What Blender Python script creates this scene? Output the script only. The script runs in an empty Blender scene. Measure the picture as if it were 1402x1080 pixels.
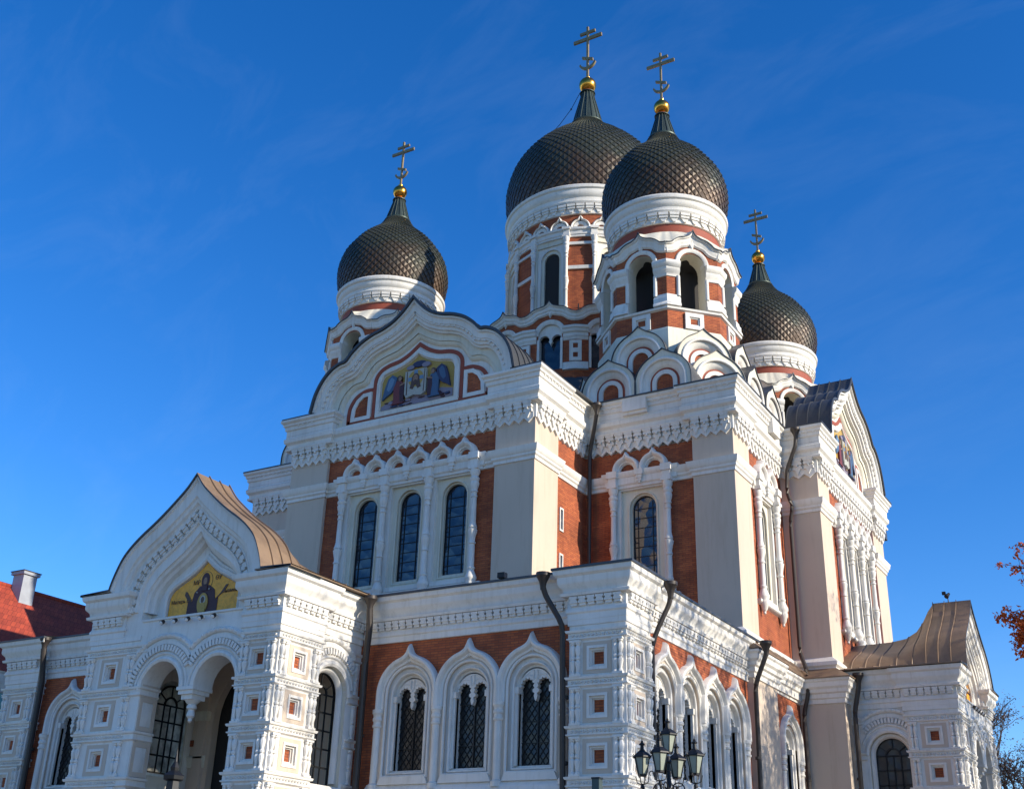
import bpy, bmesh, math, random
from math import sin, cos, pi, radians, sqrt, atan2, hypot
from mathutils import Vector, Matrix
from mathutils.geometry import tessellate_polygon
random.seed(7)
S = bpy.context.scene
COL = S.collection

# ---------------------------------------------------------------- camera, sky, sun
def cam_rot(yaw, pitch, roll):
    return Matrix.Rotation(yaw, 3, 'Z') @ Matrix.Rotation(pitch, 3, 'X') @ Matrix.Rotation(roll, 3, 'Z')
cd = bpy.data.cameras.new('camera'); cam = bpy.data.objects.new('camera', cd); COL.objects.link(cam)
cam.matrix_world = Matrix.Translation((0, 0, 1.6)) @ cam_rot(0.54496155, 1.99809613, 0.0327212).to_4x4()
cd.sensor_fit = 'HORIZONTAL'; cd.sensor_width = 36.0; cd.lens = 36.0 * 1584.53 / 1402.0
cd.clip_start = 0.1; cd.clip_end = 3000
S.camera = cam
SUN_EL, SUN_AZ = radians(22.0), radians(3.0)      # azimuth measured from +X towards +Y
w = bpy.data.worlds.new('World'); S.world = w; w.use_nodes = True
nt = w.node_tree; bg = nt.nodes['Background']
sky = nt.nodes.new('ShaderNodeTexSky'); sky.sky_type = 'NISHITA'; sky.sun_disc = False
sky.sun_elevation = SUN_EL; sky.sun_rotation = pi / 2 - SUN_AZ
sky.air_density = 1.0; sky.dust_density = 0.2; sky.ozone_density = 4.0; sky.altitude = 800
hs = nt.nodes.new('ShaderNodeHueSaturation'); hs.inputs['Saturation'].default_value = 1.28; hs.inputs['Hue'].default_value = 0.510; hs.inputs['Value'].default_value = 1.28
wc = nt.nodes.new('ShaderNodeTexCoord'); wm = nt.nodes.new('ShaderNodeMapping'); wn = nt.nodes.new('ShaderNodeTexNoise'); wr = nt.nodes.new('ShaderNodeMapRange'); wx = nt.nodes.new('ShaderNodeMix'); wx.data_type = 'RGBA'
wm.inputs['Rotation'].default_value = (0.3, 0.5, 0.9); wm.inputs['Scale'].default_value = (1.2, 4.5, 3.0); wn.inputs['Scale'].default_value = 3.2; wn.inputs['Detail'].default_value = 9; wn.inputs['Roughness'].default_value = .62; wn.inputs['Distortion'].default_value = .6
wr.inputs[1].default_value = .48; wr.inputs[2].default_value = .85; wr.inputs[4].default_value = .05
nt.links.new(wc.outputs['Generated'], wm.inputs[0]); nt.links.new(wm.outputs[0], wn.inputs['Vector']); nt.links.new(wn.outputs[0], wr.inputs[0]); nt.links.new(wr.outputs[0], wx.inputs[0])
nt.links.new(sky.outputs[0], hs.inputs['Color']); nt.links.new(hs.outputs[0], wx.inputs[6]); wx.inputs[7].default_value = (4.2, 5.2, 6.6, 1); nt.links.new(wx.outputs[2], bg.inputs[0])
bg.inputs[1].default_value = 0.138
sd = bpy.data.lights.new('sun', 'SUN'); so = bpy.data.objects.new('sun', sd); COL.objects.link(so)
sd.energy = 5.0; sd.angle = radians(0.5); sd.color = (1.0, 0.915, 0.76)
sv = Vector((cos(SUN_EL) * cos(SUN_AZ), cos(SUN_EL) * sin(SUN_AZ), sin(SUN_EL)))
so.rotation_euler = sv.to_track_quat('Z', 'Y').to_euler()
so.location = (60, 0, 60)
S.view_settings.view_transform = 'Standard'; S.view_settings.look = 'None'
S.view_settings.exposure = 0.38; S.view_settings.gamma = 1.0

# ---------------------------------------------------------------- materials
def mat(name, col, rough=0.7, metal=0.0, noise=None, bump=None, spec=0.5, col2=None, nscale=3.0, amt=0.5):
    m = bpy.data.materials.new(name); m.use_nodes = True
    n = m.node_tree.nodes; l = m.node_tree.links; b = n['Principled BSDF']
    b.inputs['Base Color'].default_value = (*col, 1); b.inputs['Roughness'].default_value = rough
    b.inputs['Metallic'].default_value = metal; b.inputs['Specular IOR Level'].default_value = spec
    tc = n.new('ShaderNodeTexCoord')
    if col2:
        a = n.new('ShaderNodeTexNoise'); a.inputs['Scale'].default_value = nscale; a.inputs['Detail'].default_value = 6
        a.inputs['Roughness'].default_value = 0.65
        r = n.new('ShaderNodeMapRange'); r.inputs[1].default_value = 0.42; r.inputs[2].default_value = 0.75
        r.inputs[4].default_value = amt
        mx = n.new('ShaderNodeMix'); mx.data_type = 'RGBA'
        mx.inputs[6].default_value = (*col, 1); mx.inputs[7].default_value = (*col2, 1)
        l.new(tc.outputs['Object'], a.inputs['Vector']); l.new(a.outputs[0], r.inputs[0]); l.new(r.outputs[0], mx.inputs[0])
        l.new(mx.outputs[2], b.inputs['Base Color'])
    if bump:
        a = n.new('ShaderNodeTexNoise'); a.inputs['Scale'].default_value = bump[0]; a.inputs['Detail'].default_value = 5
        u = n.new('ShaderNodeBump'); u.inputs['Strength'].default_value = bump[1]; u.inputs['Distance'].default_value = bump[2]
        l.new(tc.outputs['Object'], a.inputs['Vector']); l.new(a.outputs[0], u.inputs['Height']); l.new(u.outputs[0], b.inputs['Normal'])
    return m
def streaks(m, dirt, amt, sc=(7, 7, .45)):        # rain streaks and grime, long in z
    n = m.node_tree.nodes; l = m.node_tree.links; b = n['Principled BSDF']; src = b.inputs['Base Color'].links[0].from_socket
    tc = n.new('ShaderNodeTexCoord'); mp = n.new('ShaderNodeMapping'); mp.inputs['Scale'].default_value = sc
    a = n.new('ShaderNodeTexNoise'); a.inputs['Scale'].default_value = 1; a.inputs['Detail'].default_value = 8; a.inputs['Roughness'].default_value = .7
    r = n.new('ShaderNodeMapRange'); r.inputs[1].default_value = .5; r.inputs[2].default_value = .78; r.inputs[4].default_value = amt
    x = n.new('ShaderNodeMix'); x.data_type = 'RGBA'; x.blend_type = 'MULTIPLY'; x.inputs[7].default_value = (*dirt, 1)
    l.new(tc.outputs['Object'], mp.inputs[0]); l.new(mp.outputs[0], a.inputs['Vector']); l.new(a.outputs[0], r.inputs[0]); l.new(r.outputs[0], x.inputs[0]); l.new(src, x.inputs[6])
    a2 = n.new('ShaderNodeTexNoise'); a2.inputs['Scale'].default_value = .35; a2.inputs['Detail'].default_value = 9; a2.inputs['Roughness'].default_value = .7
    r2 = n.new('ShaderNodeMapRange'); r2.inputs[1].default_value = .35; r2.inputs[2].default_value = .7; r2.inputs[3].default_value = .9; r2.inputs[4].default_value = 1.06
    y = n.new('ShaderNodeMix'); y.data_type = 'RGBA'; y.blend_type = 'MULTIPLY'; y.inputs[0].default_value = 1
    l.new(tc.outputs['Object'], a2.inputs['Vector']); l.new(a2.outputs[0], r2.inputs[0]); l.new(x.outputs[2], y.inputs[6]); l.new(r2.outputs[0], y.inputs[7]); l.new(y.outputs[2], b.inputs['Base Color'])
def brickmat(name, c1, c2, mortar, sc=1.0, w=0.27, h=0.078, bumpd=0.01):
    m = bpy.data.materials.new(name); m.use_nodes = True
    n = m.node_tree.nodes; l = m.node_tree.links; b = n['Principled BSDF']; b.inputs['Roughness'].default_value = 0.85
    tc = n.new('ShaderNodeTexCoord'); sp = n.new('ShaderNodeSeparateXYZ'); ad = n.new('ShaderNodeMath'); cb = n.new('ShaderNodeCombineXYZ')
    l.new(tc.outputs['Object'], sp.inputs[0]); l.new(sp.outputs[0], ad.inputs[0]); l.new(sp.outputs[1], ad.inputs[1])
    l.new(ad.outputs[0], cb.inputs[0]); l.new(sp.outputs[2], cb.inputs[1])
    t = n.new('ShaderNodeTexBrick'); t.inputs['Scale'].default_value = 1 / sc; t.inputs['Brick Width'].default_value = w
    t.inputs['Row Height'].default_value = h; t.inputs['Mortar Size'].default_value = 0.008; t.inputs['Mortar Smooth'].default_value = 0.3
    t.inputs['Color1'].default_value = (*c1, 1); t.inputs['Color2'].default_value = (*c2, 1); t.inputs['Mortar'].default_value = (*mortar, 1)
    l.new(cb.outputs[0], t.inputs['Vector'])
    a = n.new('ShaderNodeTexNoise'); a.inputs['Scale'].default_value = 1.2; a.inputs['Detail'].default_value = 6
    r = n.new('ShaderNodeMapRange'); r.inputs[1].default_value = 0.3; r.inputs[2].default_value = 0.7; r.inputs[3].default_value = 0.72; r.inputs[4].default_value = 1.18
    mx = n.new('ShaderNodeMix'); mx.data_type = 'RGBA'; mx.blend_type = 'MULTIPLY'; mx.inputs[0].default_value = 1
    l.new(tc.outputs['Object'], a.inputs['Vector']); l.new(a.outputs[0], r.inputs[0]); l.new(t.outputs[0], mx.inputs[6]); l.new(r.outputs[0], mx.inputs[7])
    l.new(mx.outputs[2], b.inputs['Base Color'])
    u = n.new('ShaderNodeBump'); u.inputs['Strength'].default_value = 0.6; u.inputs['Distance'].default_value = bumpd; u.invert = True
    l.new(t.outputs[1], u.inputs['Height']); l.new(u.outputs[0], b.inputs['Normal'])
    return m
WH = mat('white_paint', (0.74, 0.705, 0.65), 0.6, col2=(0.58, 0.54, 0.47), nscale=0.9, amt=0.55, bump=(30, 0.25, 0.01))
PL = mat('cream_plaster', (0.60, 0.485, 0.38), 0.8, col2=(0.48, 0.39, 0.30), nscale=0.7, amt=0.6, bump=(60, 0.3, 0.008))
CR = mat('pale_cream_plaster', (0.70, 0.65, 0.53), 0.75, col2=(0.60, 0.55, 0.43), nscale=1.5, amt=0.5, bump=(50, 0.3, 0.008))
BR = brickmat('red_brick', (0.46, 0.12, 0.038), (0.31, 0.07, 0.025), (0.15, 0.055, 0.035), bumpd=.02)
streaks(WH, (.60, .56, .48), .55); streaks(PL, (.72, .68, .62), .6, (3, 3, .3)); streaks(CR, (.66, .62, .52), .6); streaks(BR, (.6, .5, .45), .7, (3, 3, .3))
RP = mat('red_painted_band', (0.29, 0.06, 0.03), 0.7, col2=(0.2, 0.04, 0.02), nscale=4, amt=0.5)
RD = mat('dark_roof_metal', (0.055, 0.06, 0.068), 0.45, 0.2, col2=(0.075, 0.07, 0.065), nscale=2, amt=0.6)
RB = mat('brown_copper_roof', (0.25, 0.165, 0.10), 0.5, 0.1, col2=(0.13, 0.085, 0.055), nscale=1.6, amt=0.8)
PI = mat('brown_pipe_metal', (0.045, 0.035, 0.03), 0.5, 0.3, col2=(0.03, 0.025, 0.022), nscale=3, amt=0.6)
GO = mat('gilded_metal', (0.78, 0.36, 0.06), 0.25, 1.0, col2=(0.42, 0.13, 0.02), nscale=3, amt=0.7)
CX = mat('tarnished_gilt', (0.34, 0.25, 0.12), 0.45, 0.5, col2=(0.18, 0.12, 0.06), nscale=4, amt=0.6)
GL = mat('window_glass', (0.012, 0.016, 0.028), 0.12, 0.0, spec=0.9, col2=(0.03, 0.035, 0.05), nscale=1.1, amt=0.8)
GA = mat('dull_leaded_glass', (0.02, 0.02, 0.022), 0.3, 0.0, spec=0.5, col2=(0.06, 0.055, 0.045), nscale=2.5, amt=0.8)
GP2 = mat('pale_leaded_glass', (0.75, 0.74, 0.68), 0.55, col2=(0.2, 0.2, 0.18), nscale=3, amt=1.0)
_n = GP2.node_tree.nodes; _l = GP2.node_tree.links; _b = _n['Principled BSDF']; _t = _n.new('ShaderNodeBsdfTranslucent'); _m = _n.new('ShaderNodeMixShader'); _m.inputs[0].default_value = .8
_l.new(_b.inputs['Base Color'].links[0].from_socket, _t.inputs[0]); _l.new(_b.outputs[0], _m.inputs[1]); _l.new(_t.outputs[0], _m.inputs[2]); _l.new(_m.outputs[0], _n['Material Output'].inputs[0])
IR = mat('black_iron', (0.012, 0.012, 0.013), 0.5, 0.3)
DK = mat('dark_interior', (0.025, 0.023, 0.022), 0.9)  # near-black colour standing in for the shade of unlit interiors
GR = mat('granite', (0.22, 0.20, 0.19), 0.8, col2=(0.12, 0.11, 0.1), nscale=12, amt=0.8)
SPK = mat('patina_spire', (0.055, 0.075, 0.062), 0.45, 0.5, col2=(0.03, 0.035, 0.03), nscale=2.5, amt=0.7)
def domemat():
    m = bpy.data.materials.new('copper_dome_scales'); m.use_nodes = True
    n = m.node_tree.nodes; l = m.node_tree.links; b = n['Principled BSDF']
    b.inputs['Roughness'].default_value = 0.47; b.inputs['Metallic'].default_value = 0.3
    tc = n.new('ShaderNodeTexCoord'); a = n.new('ShaderNodeTexNoise'); a.inputs['Scale'].default_value = 0.8; a.inputs['Detail'].default_value = 7
    l.new(tc.outputs['Object'], a.inputs['Vector'])
    at = n.new('ShaderNodeAttribute'); at.attribute_name = 'patina'
    ad = n.new('ShaderNodeMath'); ad.operation = 'MULTIPLY_ADD'; ad.inputs[1].default_value = 0.9; l.new(a.outputs[0], ad.inputs[0]); l.new(at.outputs['Fac'], ad.inputs[2])
    r = n.new('ShaderNodeValToRGB'); e = r.color_ramp.elements
    e[0].position = 0.35; e[0].color = (0.085, 0.047, 0.024, 1); e[1].position = 1.25 / 1.5; e[1].color = (0.044, 0.048, 0.034, 1)
    k = r.color_ramp.elements.new(0.55); k.color = (0.062, 0.040, 0.024, 1)
    l.new(ad.outputs[0], r.inputs[0]); l.new(r.outputs[0], b.inputs['Base Color'])
    return m
DM = domemat()
for m in (GL, GA):
    n = m.node_tree.nodes; a = n.new('ShaderNodeTexVoronoi'); a.inputs['Scale'].default_value = 2.2; u = n.new('ShaderNodeBump'); u.inputs['Strength'].default_value = .5; u.inputs['Distance'].default_value = .06; tc = n.new('ShaderNodeTexCoord')
    m.node_tree.links.new(tc.outputs['Object'], a.inputs['Vector']); m.node_tree.links.new(a.outputs[0], u.inputs['Height']); m.node_tree.links.new(u.outputs[0], n['Principled BSDF'].inputs['Normal'])
def flat(name, c, r=0.6): return mat(name, c, r, col2=tuple(x * 0.65 for x in c), nscale=26, amt=0.85)
M_GOLD = mat('gold_mosaic', (0.85, 0.38, 0.02), 0.5, 0.0, col2=(0.42, 0.18, 0.012), nscale=9, amt=0.8)
M_OCH = flat('ochre_mosaic', (0.44, 0.28, 0.06)); M_MAR = flat('maroon_mosaic', (0.055, 0.014, 0.02)); M_BRN = flat('brown_mosaic', (0.09, 0.045, 0.03))
M_SKN = flat('flesh_mosaic', (0.30, 0.17, 0.10)); M_BLU = flat('blue_mosaic', (0.055, 0.11, 0.20)); M_RED = flat('crimson_mosaic', (0.17, 0.03, 0.03))
M_LIL = flat('lilac_mosaic', (0.25, 0.21, 0.26)); M_CLO = flat('linen_mosaic', (0.42, 0.41, 0.35)); M_DBL = flat('indigo_mosaic', (0.03, 0.035, 0.09))
M_SKY = flat('sky_blue_mosaic', (0.14, 0.24, 0.36))

# ---------------------------------------------------------------- mesh builder
class Fr:                                      # facade frame: s along the wall, d outwards, z up
    def __init__(s, ox, oy, ang, ss=1.0):
        s.o = (ox, oy); s.D = (cos(ang), sin(ang)); s.S = (-sin(ang) * ss, cos(ang) * ss); s.ang = ang
    def __call__(f, s, d, z): return (f.o[0] + s * f.S[0] + d * f.D[0], f.o[1] + s * f.S[1] + d * f.D[1], z)
    def shift(f, ds=0, dd=0): p = f(ds, dd, 0); return Fr(p[0], p[1], f.ang)
WORLD = lambda x, y, z: (x, y, z)
class MB:
    def __init__(s): s.v = []; s.f = []; s.m = []; s.mats = []
    def mi(s, m):
        if m not in s.mats: s.mats.append(m)
        return s.mats.index(m)
    def add(s, vs, fs, m):
        b = len(s.v); k = s.mi(m); s.v.extend(vs)
        for f in fs: s.f.append(tuple(b + i for i in f)); s.m.append(k)
    def box(s, F, s0, s1, d0, d1, z0, z1, m):
        v = [F(a, b, c) for c in (z0, z1) for b in (d0, d1) for a in (s0, s1)]
        s.add(v, [(0, 1, 3, 2), (4, 6, 7, 5), (0, 4, 5, 1), (2, 3, 7, 6), (0, 2, 6, 4), (1, 5, 7, 3)], m)
    def prism(s, F, poly, d0, d1, m):
        n = len(poly); v = [F(a, d0, z) for a, z in poly] + [F(a, d1, z) for a, z in poly]
        fs = [(i, (i + 1) % n, n + (i + 1) % n, n + i) for i in range(n)]
        ca = (min(q[0] for q in poly) + max(q[0] for q in poly)) / 2; cz = poly[0][1]
        tr = tessellate_polygon([[Vector((a - ca, z - cz, 0)) for a, z in poly]])
        fs += [tuple(t) for t in tr] + [tuple(n + i for i in t) for t in tr]
        s.add(v, fs, m)
    def plate(s, F, outer, holes, d0, d1, m, inner=None):   # polygon with holes, thickness d0..d1
        loops = [outer] + holes; flatp = [p for lp in loops for p in lp]; n = len(flatp)
        ca = (min(q[0] for q in outer) + max(q[0] for q in outer)) / 2; cz = outer[0][1]
        tr = tessellate_polygon([[Vector((a - ca, z - cz, 0)) for a, z in lp] for lp in loops])
        v = [F(a, d0, z) for a, z in flatp] + [F(a, d1, z) for a, z in flatp]
        s.add(v, [tuple(t) for t in tr] + [tuple(n + i for i in t) for t in tr], m)
        b = 0
        for li, lp in enumerate(loops):
            k = len(lp); vv = [F(a, d0, z) for a, z in lp] + [F(a, d1, z) for a, z in lp]
            s.add(vv, [(i, (i + 1) % k, k + (i + 1) % k, k + i) for i in range(k)], (inner or m) if li else m)
    def mold(s, pts, prof, m, closed=False):     # sweep (d,z) profile along a plan path, outward on the right
        n = len(pts); ns = []
        for i in range(n if closed else n - 1):
            a, b = pts[i], pts[(i + 1) % n]; L = hypot(b[0] - a[0], b[1] - a[1]); ns.append(((b[1] - a[1]) / L, -(b[0] - a[0]) / L))
        v = []
        for i in range(n):
            if closed: n1, n2 = ns[i - 1], ns[i]
            else: n1 = ns[max(i - 1, 0)]; n2 = ns[min(i, n - 2)]
            k = 1 + n1[0] * n2[0] + n1[1] * n2[1]; k = max(k, 0.3)
            mx, my = (n1[0] + n2[0]) / k, (n1[1] + n2[1]) / k
            for d, z in prof: v.append((pts[i][0] + mx * d, pts[i][1] + my * d, z))
        p = len(prof); fs = []
        for i in range(n if closed else n - 1):
            j = (i + 1) % n
            for q in range(p - 1): fs.append((i * p + q, j * p + q, j * p + q + 1, i * p + q + 1))
        if not closed: fs += [tuple(range(p)), tuple((n - 1) * p + q for q in range(p))]
        s.add(v, fs, m)
    def band(s, F, pts, prof, m, closed=False):  # sweep (n,d) profile along a curve in the wall plane
        n = len(pts); v = []; ns = []
        for i in range(n if closed else n - 1):
            a, b = pts[i], pts[(i + 1) % n]; L = hypot(b[0] - a[0], b[1] - a[1]) or 1e-6; ns.append((-(b[1] - a[1]) / L, (b[0] - a[0]) / L))
        for i in range(n):
            if closed: n1, n2 = ns[i - 1], ns[i]
            else: n1 = ns[max(i - 1, 0)]; n2 = ns[min(i, n - 2)]
            k = max(1 + n1[0] * n2[0] + n1[1] * n2[1], 0.35)
            mx, mz = (n1[0] + n2[0]) / k, (n1[1] + n2[1]) / k
            for q, d in prof: v.append(F(pts[i][0] + mx * q, d, pts[i][1] + mz * q))
        p = len(prof); fs = []
        for i in range(n if closed else n - 1):
            j = (i + 1) % n
            for q in range(p - 1): fs.append((i * p + q, j * p + q, j * p + q + 1, i * p + q + 1))
        if not closed: fs += [tuple(range(p)), tuple((n - 1) * p + q for q in range(p))]
        s.add(v, fs, m)
    def lathe(s, cx, cy, prof, n, m, a0=0.0, a1=2 * pi):
        full = abs(a1 - a0 - 2 * pi) < 1e-6; c = n if full else n + 1; v = []
        for i in range(c):
            a = a0 + (a1 - a0) * i / n
            for r, z in prof: v.append((cx + r * cos(a), cy + r * sin(a), z))
        p = len(prof); fs = []
        for i in range(n):
            j = (i + 1) % c
            for q in range(p - 1): fs.append((i * p + q, j * p + q, j * p + q + 1, i * p + q + 1))
        s.add(v, fs, m)
    def tube(s, pts, r, m, n=8, r2=None):
        pts = [Vector(p) for p in pts]; v = []; up = Vector((0, 0, 1)); k = len(pts)
        for i, p in enumerate(pts):
            t = (pts[min(i + 1, k - 1)] - pts[max(i - 1, 0)]).normalized()
            a = t.cross(up)
            if a.length < 0.05: a = t.cross(Vector((0, 1, 0)))
            a.normalize(); b = t.cross(a); rr = r if r2 is None else r + (r2 - r) * i / (k - 1)
            if hasattr(r, '__len__'): rr = r[i]
            for q in range(n): th = 2 * pi * q / n; v.append(tuple(p + (a * cos(th) + b * sin(th)) * rr))
        fs = []
        for i in range(k - 1):
            for q in range(n): fs.append((i * n + q, i * n + (q + 1) % n, (i + 1) * n + (q + 1) % n, (i + 1) * n + q))
        fs += [tuple(range(n)), tuple((k - 1) * n + q for q in range(n))]
        s.add(v, fs, m)
    def loft(s, A, B, m):
        n = len(A); s.add(list(A) + list(B), [(i, i + 1, n + i + 1, n + i) for i in range(n - 1)], m)
    def sphere(s, c, r, m, n=16, k=10, sz=1.0):
        s.lathe(c[0], c[1], [(r * sin(pi * i / k), c[2] - r * sz * cos(pi * i / k)) for i in range(k + 1)], n, m)

def part(name, pts, prof, parent, m=None):
    q = MB(); q.mold(pts, prof, m or WH); return obj(name, q, parent)
ROOTLOC = (-26.0, 50.9, 0.0)
def obj(name, mb, parent=None, smooth=True, recalc=True):
    me = bpy.data.meshes.new(name); me.from_pydata(mb.v, [], mb.f); me.update()
    for m in mb.mats: me.materials.append(m)
    me.polygons.foreach_set('material_index', mb.m)
    bm = bmesh.new(); bm.from_mesh(me)
    bmesh.ops.remove_doubles(bm, verts=bm.verts, dist=0.0004)
    if recalc: bmesh.ops.recalc_face_normals(bm, faces=bm.faces)
    if smooth:
        for f in bm.faces: f.smooth = True
        for e in bm.edges:
            if len(e.link_faces) != 2 or e.calc_face_angle(0) > 0.62: e.smooth = False
    bm.to_mesh(me); bm.free()
    o = bpy.data.objects.new(name, me); COL.objects.link(o)
    if parent is not None:
        o.parent = parent
        if parent.type == 'EMPTY': o.matrix_parent_inverse = Matrix.Translation(-Vector(parent.location))
    return o
def thing(o, label, cat, group=None):
    o['label'] = label; o['category'] = cat
    if group: o['group'] = group
    return o
def empty(name, loc, label, cat, group=None):
    o = bpy.data.objects.new(name, None); COL.objects.link(o); o.location = loc; o.empty_display_size = 0.5
    return thing(o, label, cat, group)
def dup(o, off, parent=None):                    # copy a part with its sub-parts
    c = o.copy(); COL.objects.link(c); c.location = Vector(o.location) + Vector(off)
    for ch in list(o.children):
        g = ch.copy(); COL.objects.link(g); g.parent = c
    return c

# ---------------------------------------------------------------- curves
def arc(c, z, r, a0, a1, n=16): return [(c + r * cos(radians(a0 + (a1 - a0) * i / n)), z + r * sin(radians(a0 + (a1 - a0) * i / n))) for i in range(n + 1)]
def archpoly(c, hw, zb, zs, n=16): return [(c - hw, zb)] + arc(c, zs, hw, 180, 0, n) + [(c + hw, zb)]
def keel(c, z, r, tip, a=72, n=12):               # ogee arch, left to right, tip = height of the point above z
    L = arc(0, 0, r, 180, 180 - a, n); P = L[-1]; T = (sin(radians(a)), cos(radians(a)))
    t = 0.27 * r; C = (P[0] + T[0] * t, P[1] + T[1] * t); Q = (0.0, tip)
    for i in range(1, 7):
        u = i / 6; L.append(((1 - u) ** 2 * P[0] + 2 * u * (1 - u) * C[0] * 1.0 + u * u * Q[0], (1 - u) ** 2 * P[1] + 2 * u * (1 - u) * C[1] + u * u * Q[1]))
    R = [(-x, y) for x, y in L[:-1]][::-1]
    return [(c + x, z + y) for x, y in L + R]
def smooth(pts, k=5):
    out = []; n = len(pts)
    for i in range(n - 1):
        p0 = pts[max(i - 1, 0)]; p1 = pts[i]; p2 = pts[i + 1]; p3 = pts[min(i + 2, n - 1)]
        for j in range(k):
            t = j / k
            out.append(tuple(0.5 * (2 * b + (c - a) * t + (2 * a - 5 * b + 4 * c - d) * t * t + (3 * b - a - 3 * c + d) * t ** 3) for a, b, c, d in zip(p0, p1, p2, p3)))
    out.append(pts[-1]); return out
def mirror_half(half, c):                        # half: apex first, going right; returns left-to-right curve
    return [(c - x, z) for x, z in half[::-1]] + [(c + x, z) for x, z in half[1:]]
def along(pts, step, off=0.0):
    out = []; acc = off
    for a, b in zip(pts, pts[1:]):
        L = hypot(b[0] - a[0], b[1] - a[1]); t = (b[0] - a[0]) / L, (b[1] - a[1]) / L
        while acc < L: out.append((a[0] + t[0] * acc, a[1] + t[1] * acc, t)); acc += step
        acc -= L
    return out
ROLL = lambda w, d, n=6, b=0.0: [(w * cos(pi * i / n), b + d * sin(pi * i / n)) for i in range(n + 1)]
def rectp(c, z, hw, hh): return [(c - hw, z - hh), (c + hw, z - hh), (c + hw, z + hh), (c - hw, z + hh)]
def seg(F, s0, s1, d=0.0): a = F(s0, d, 0); b = F(s1, d, 0); return (a[0], a[1]), (b[0], b[1])

# ---------------------------------------------------------------- ornament
def column(mb, x, y, z0, z1, r=0.13, m=WH, n=12):
    H = z1 - z0
    P = [(1.55, 0), (1.55, .02), (1.9, .035), (1.9, .05), (1.0, .11), (1.25, .12), (1.25, .13), (.95, .14), (.88, .33), (1.15, .335), (1.15, .345), (.9, .355), (.95, .38), (1.2, .41), (1.45, .44), (1.55, .455), (1.2, .46), (1.2, .47),
         (1.45, .475), (1.15, .5), (.92, .53), (.85, .74), (1.1, .745), (1.1, .755), (.85, .765), (.9, .785), (1.2, .79), (1.2, .8), (1.0, .81), (1.35, .845), (1.5, .87), (1.25, .885), (1.6, .9), (1.6, .915), (1.15, .93), (1.7, .965), (1.7, 1.0)]
    mb.lathe(x, y, [(a * r, z0 + b * H) for a, b in P], n, m)
def baluster(mb, x, y, z0, z1, r=0.07, m=WH, n=8):
    H = z1 - z0
    P = [(1, 0), (1, .05), (.6, .08), (.65, .14), (1.1, .32), (1.15, .38), (.6, .44), (.95, .47), (.95, .53), (.6, .56), (.7, .6), (1.1, .74), (1.1, .82), (.6, .9), (1, .94), (1, 1)]
    mb.lathe(x, y, [(a * r, z0 + b * H) for a, b in P], n, m)
def dentils(mb, F, s0, s1, z0=9.84, z1=10.1, d=0.0, dep=0.17, pitch=0.27):
    n = max(1, round((s1 - s0) / pitch)); p = (s1 - s0) / n; h = z1 - z0
    for i in range(n):
        c = s0 + p * (i + .5)
        mb.box(F, c - p * .45, c + p * .45, d - .05, d + dep, z0 + h * .72, z1, WH)
        mb.box(F, c - p * .34, c + p * .34, d - .05, d + dep * .95, z0 + h * .52, z0 + h * .72, WH)
        mb.box(F, c - p * .44, c + p * .44, d - .05, d + dep * .9, z0 + h * .28, z0 + h * .52, WH)
        mb.box(F, c - p * .36, c + p * .36, d - .05, d + dep * .7, z0, z0 + h * .28, WH)
def rosettes(mb, F, s0, s1, z, r=0.05, d=0.0):
    n = max(1, round((s1 - s0) / (r * 2.5))); p = (s1 - s0) / n
    for i in range(n):
        c = s0 + p * (i + .5); k = 6
        ring = [F(c + r * cos(2 * pi * q / k), d, z + r * sin(2 * pi * q / k)) for q in range(k)]
        ins = [F(c + r * .6 * cos(2 * pi * q / k), d + .05, z + r * .6 * sin(2 * pi * q / k)) for q in range(k)]
        mb.add(ring + ins + [F(c, d + .008, z)], [(q, (q + 1) % k, k + (q + 1) % k, k + q) for q in range(k)] + [(k + q, k + (q + 1) % k, 2 * k) for q in range(k)], WH)
STRIP = [(0, -.03), (.03, 0), (.07, .02), (.07, .05), (.03, .06), (.03, .19), (.08, .2), (.10, .24), (.10, .27), (0, .29)]
def strip_at(z): return [(d, z + q) for d, q in STRIP]
SQ = [2.25, 3.60, 4.93, 6.26, 7.58, 8.88]          # undersides of the patterned strips
def panel_face(mb, F, s0, s1, zs, body=0.22, col=True, t0=0.0, t1=0.0):
    w = s1 - s0; c = (s0 + s1) / 2; holes = []
    for za, zb in zs: holes.append(rectp(c, (za + zb) / 2, .30, .32))
    zmin = zs[0][0] - .3; zmax = 9.395
    mb.plate(F, [(s0 + t0, zmin), (s1 - t1, zmin), (s1 - t1, zmax), (s0 + t0, zmax)], holes, -body, 0.0, WH)
    pw = min(.47, (w - .9) / 2 + .02) if col else min(.47, w / 2 - .08)
    for za, zb in zs:
        z = (za + zb) / 2; hh = (zb - za) / 2 - .05
        mb.plate(F, rectp(c, z, max(pw, .34), hh), [rectp(c, z, .30, .32)], 0.0, .012, PL)
        mb.plate(F, rectp(c, z, .315, .335), [rectp(c, z, .24, .26)], -.08, .035, WH)
        mb.plate(F, rectp(c, z, .25, .27), [rectp(c, z, .19, .205)], -.15, -.04, WH)
        mb.plate(F, rectp(c, z, .20, .21), [rectp(c, z, .155, .17)], -.19, -.10, WH)
        mb.box(F, c - .16, c + .16, -.21, -.15, z - .175, z + .175, BR)
        if col:
            for e in (s0 + .14, s0 + .29, s1 - .29, s1 - .14):
                x, y, _ = F(e, .04, 0); baluster(mb, x, y, za + .04, zb - .04, .074)
            for e in (s0 + .215, s1 - .215):
                mb.box(F, e - .16, e + .16, 0, .12, za - .02, za + .04, WH); mb.box(F, e - .16, e + .16, 0, .12, zb - .05, zb + .01, WH)
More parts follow.
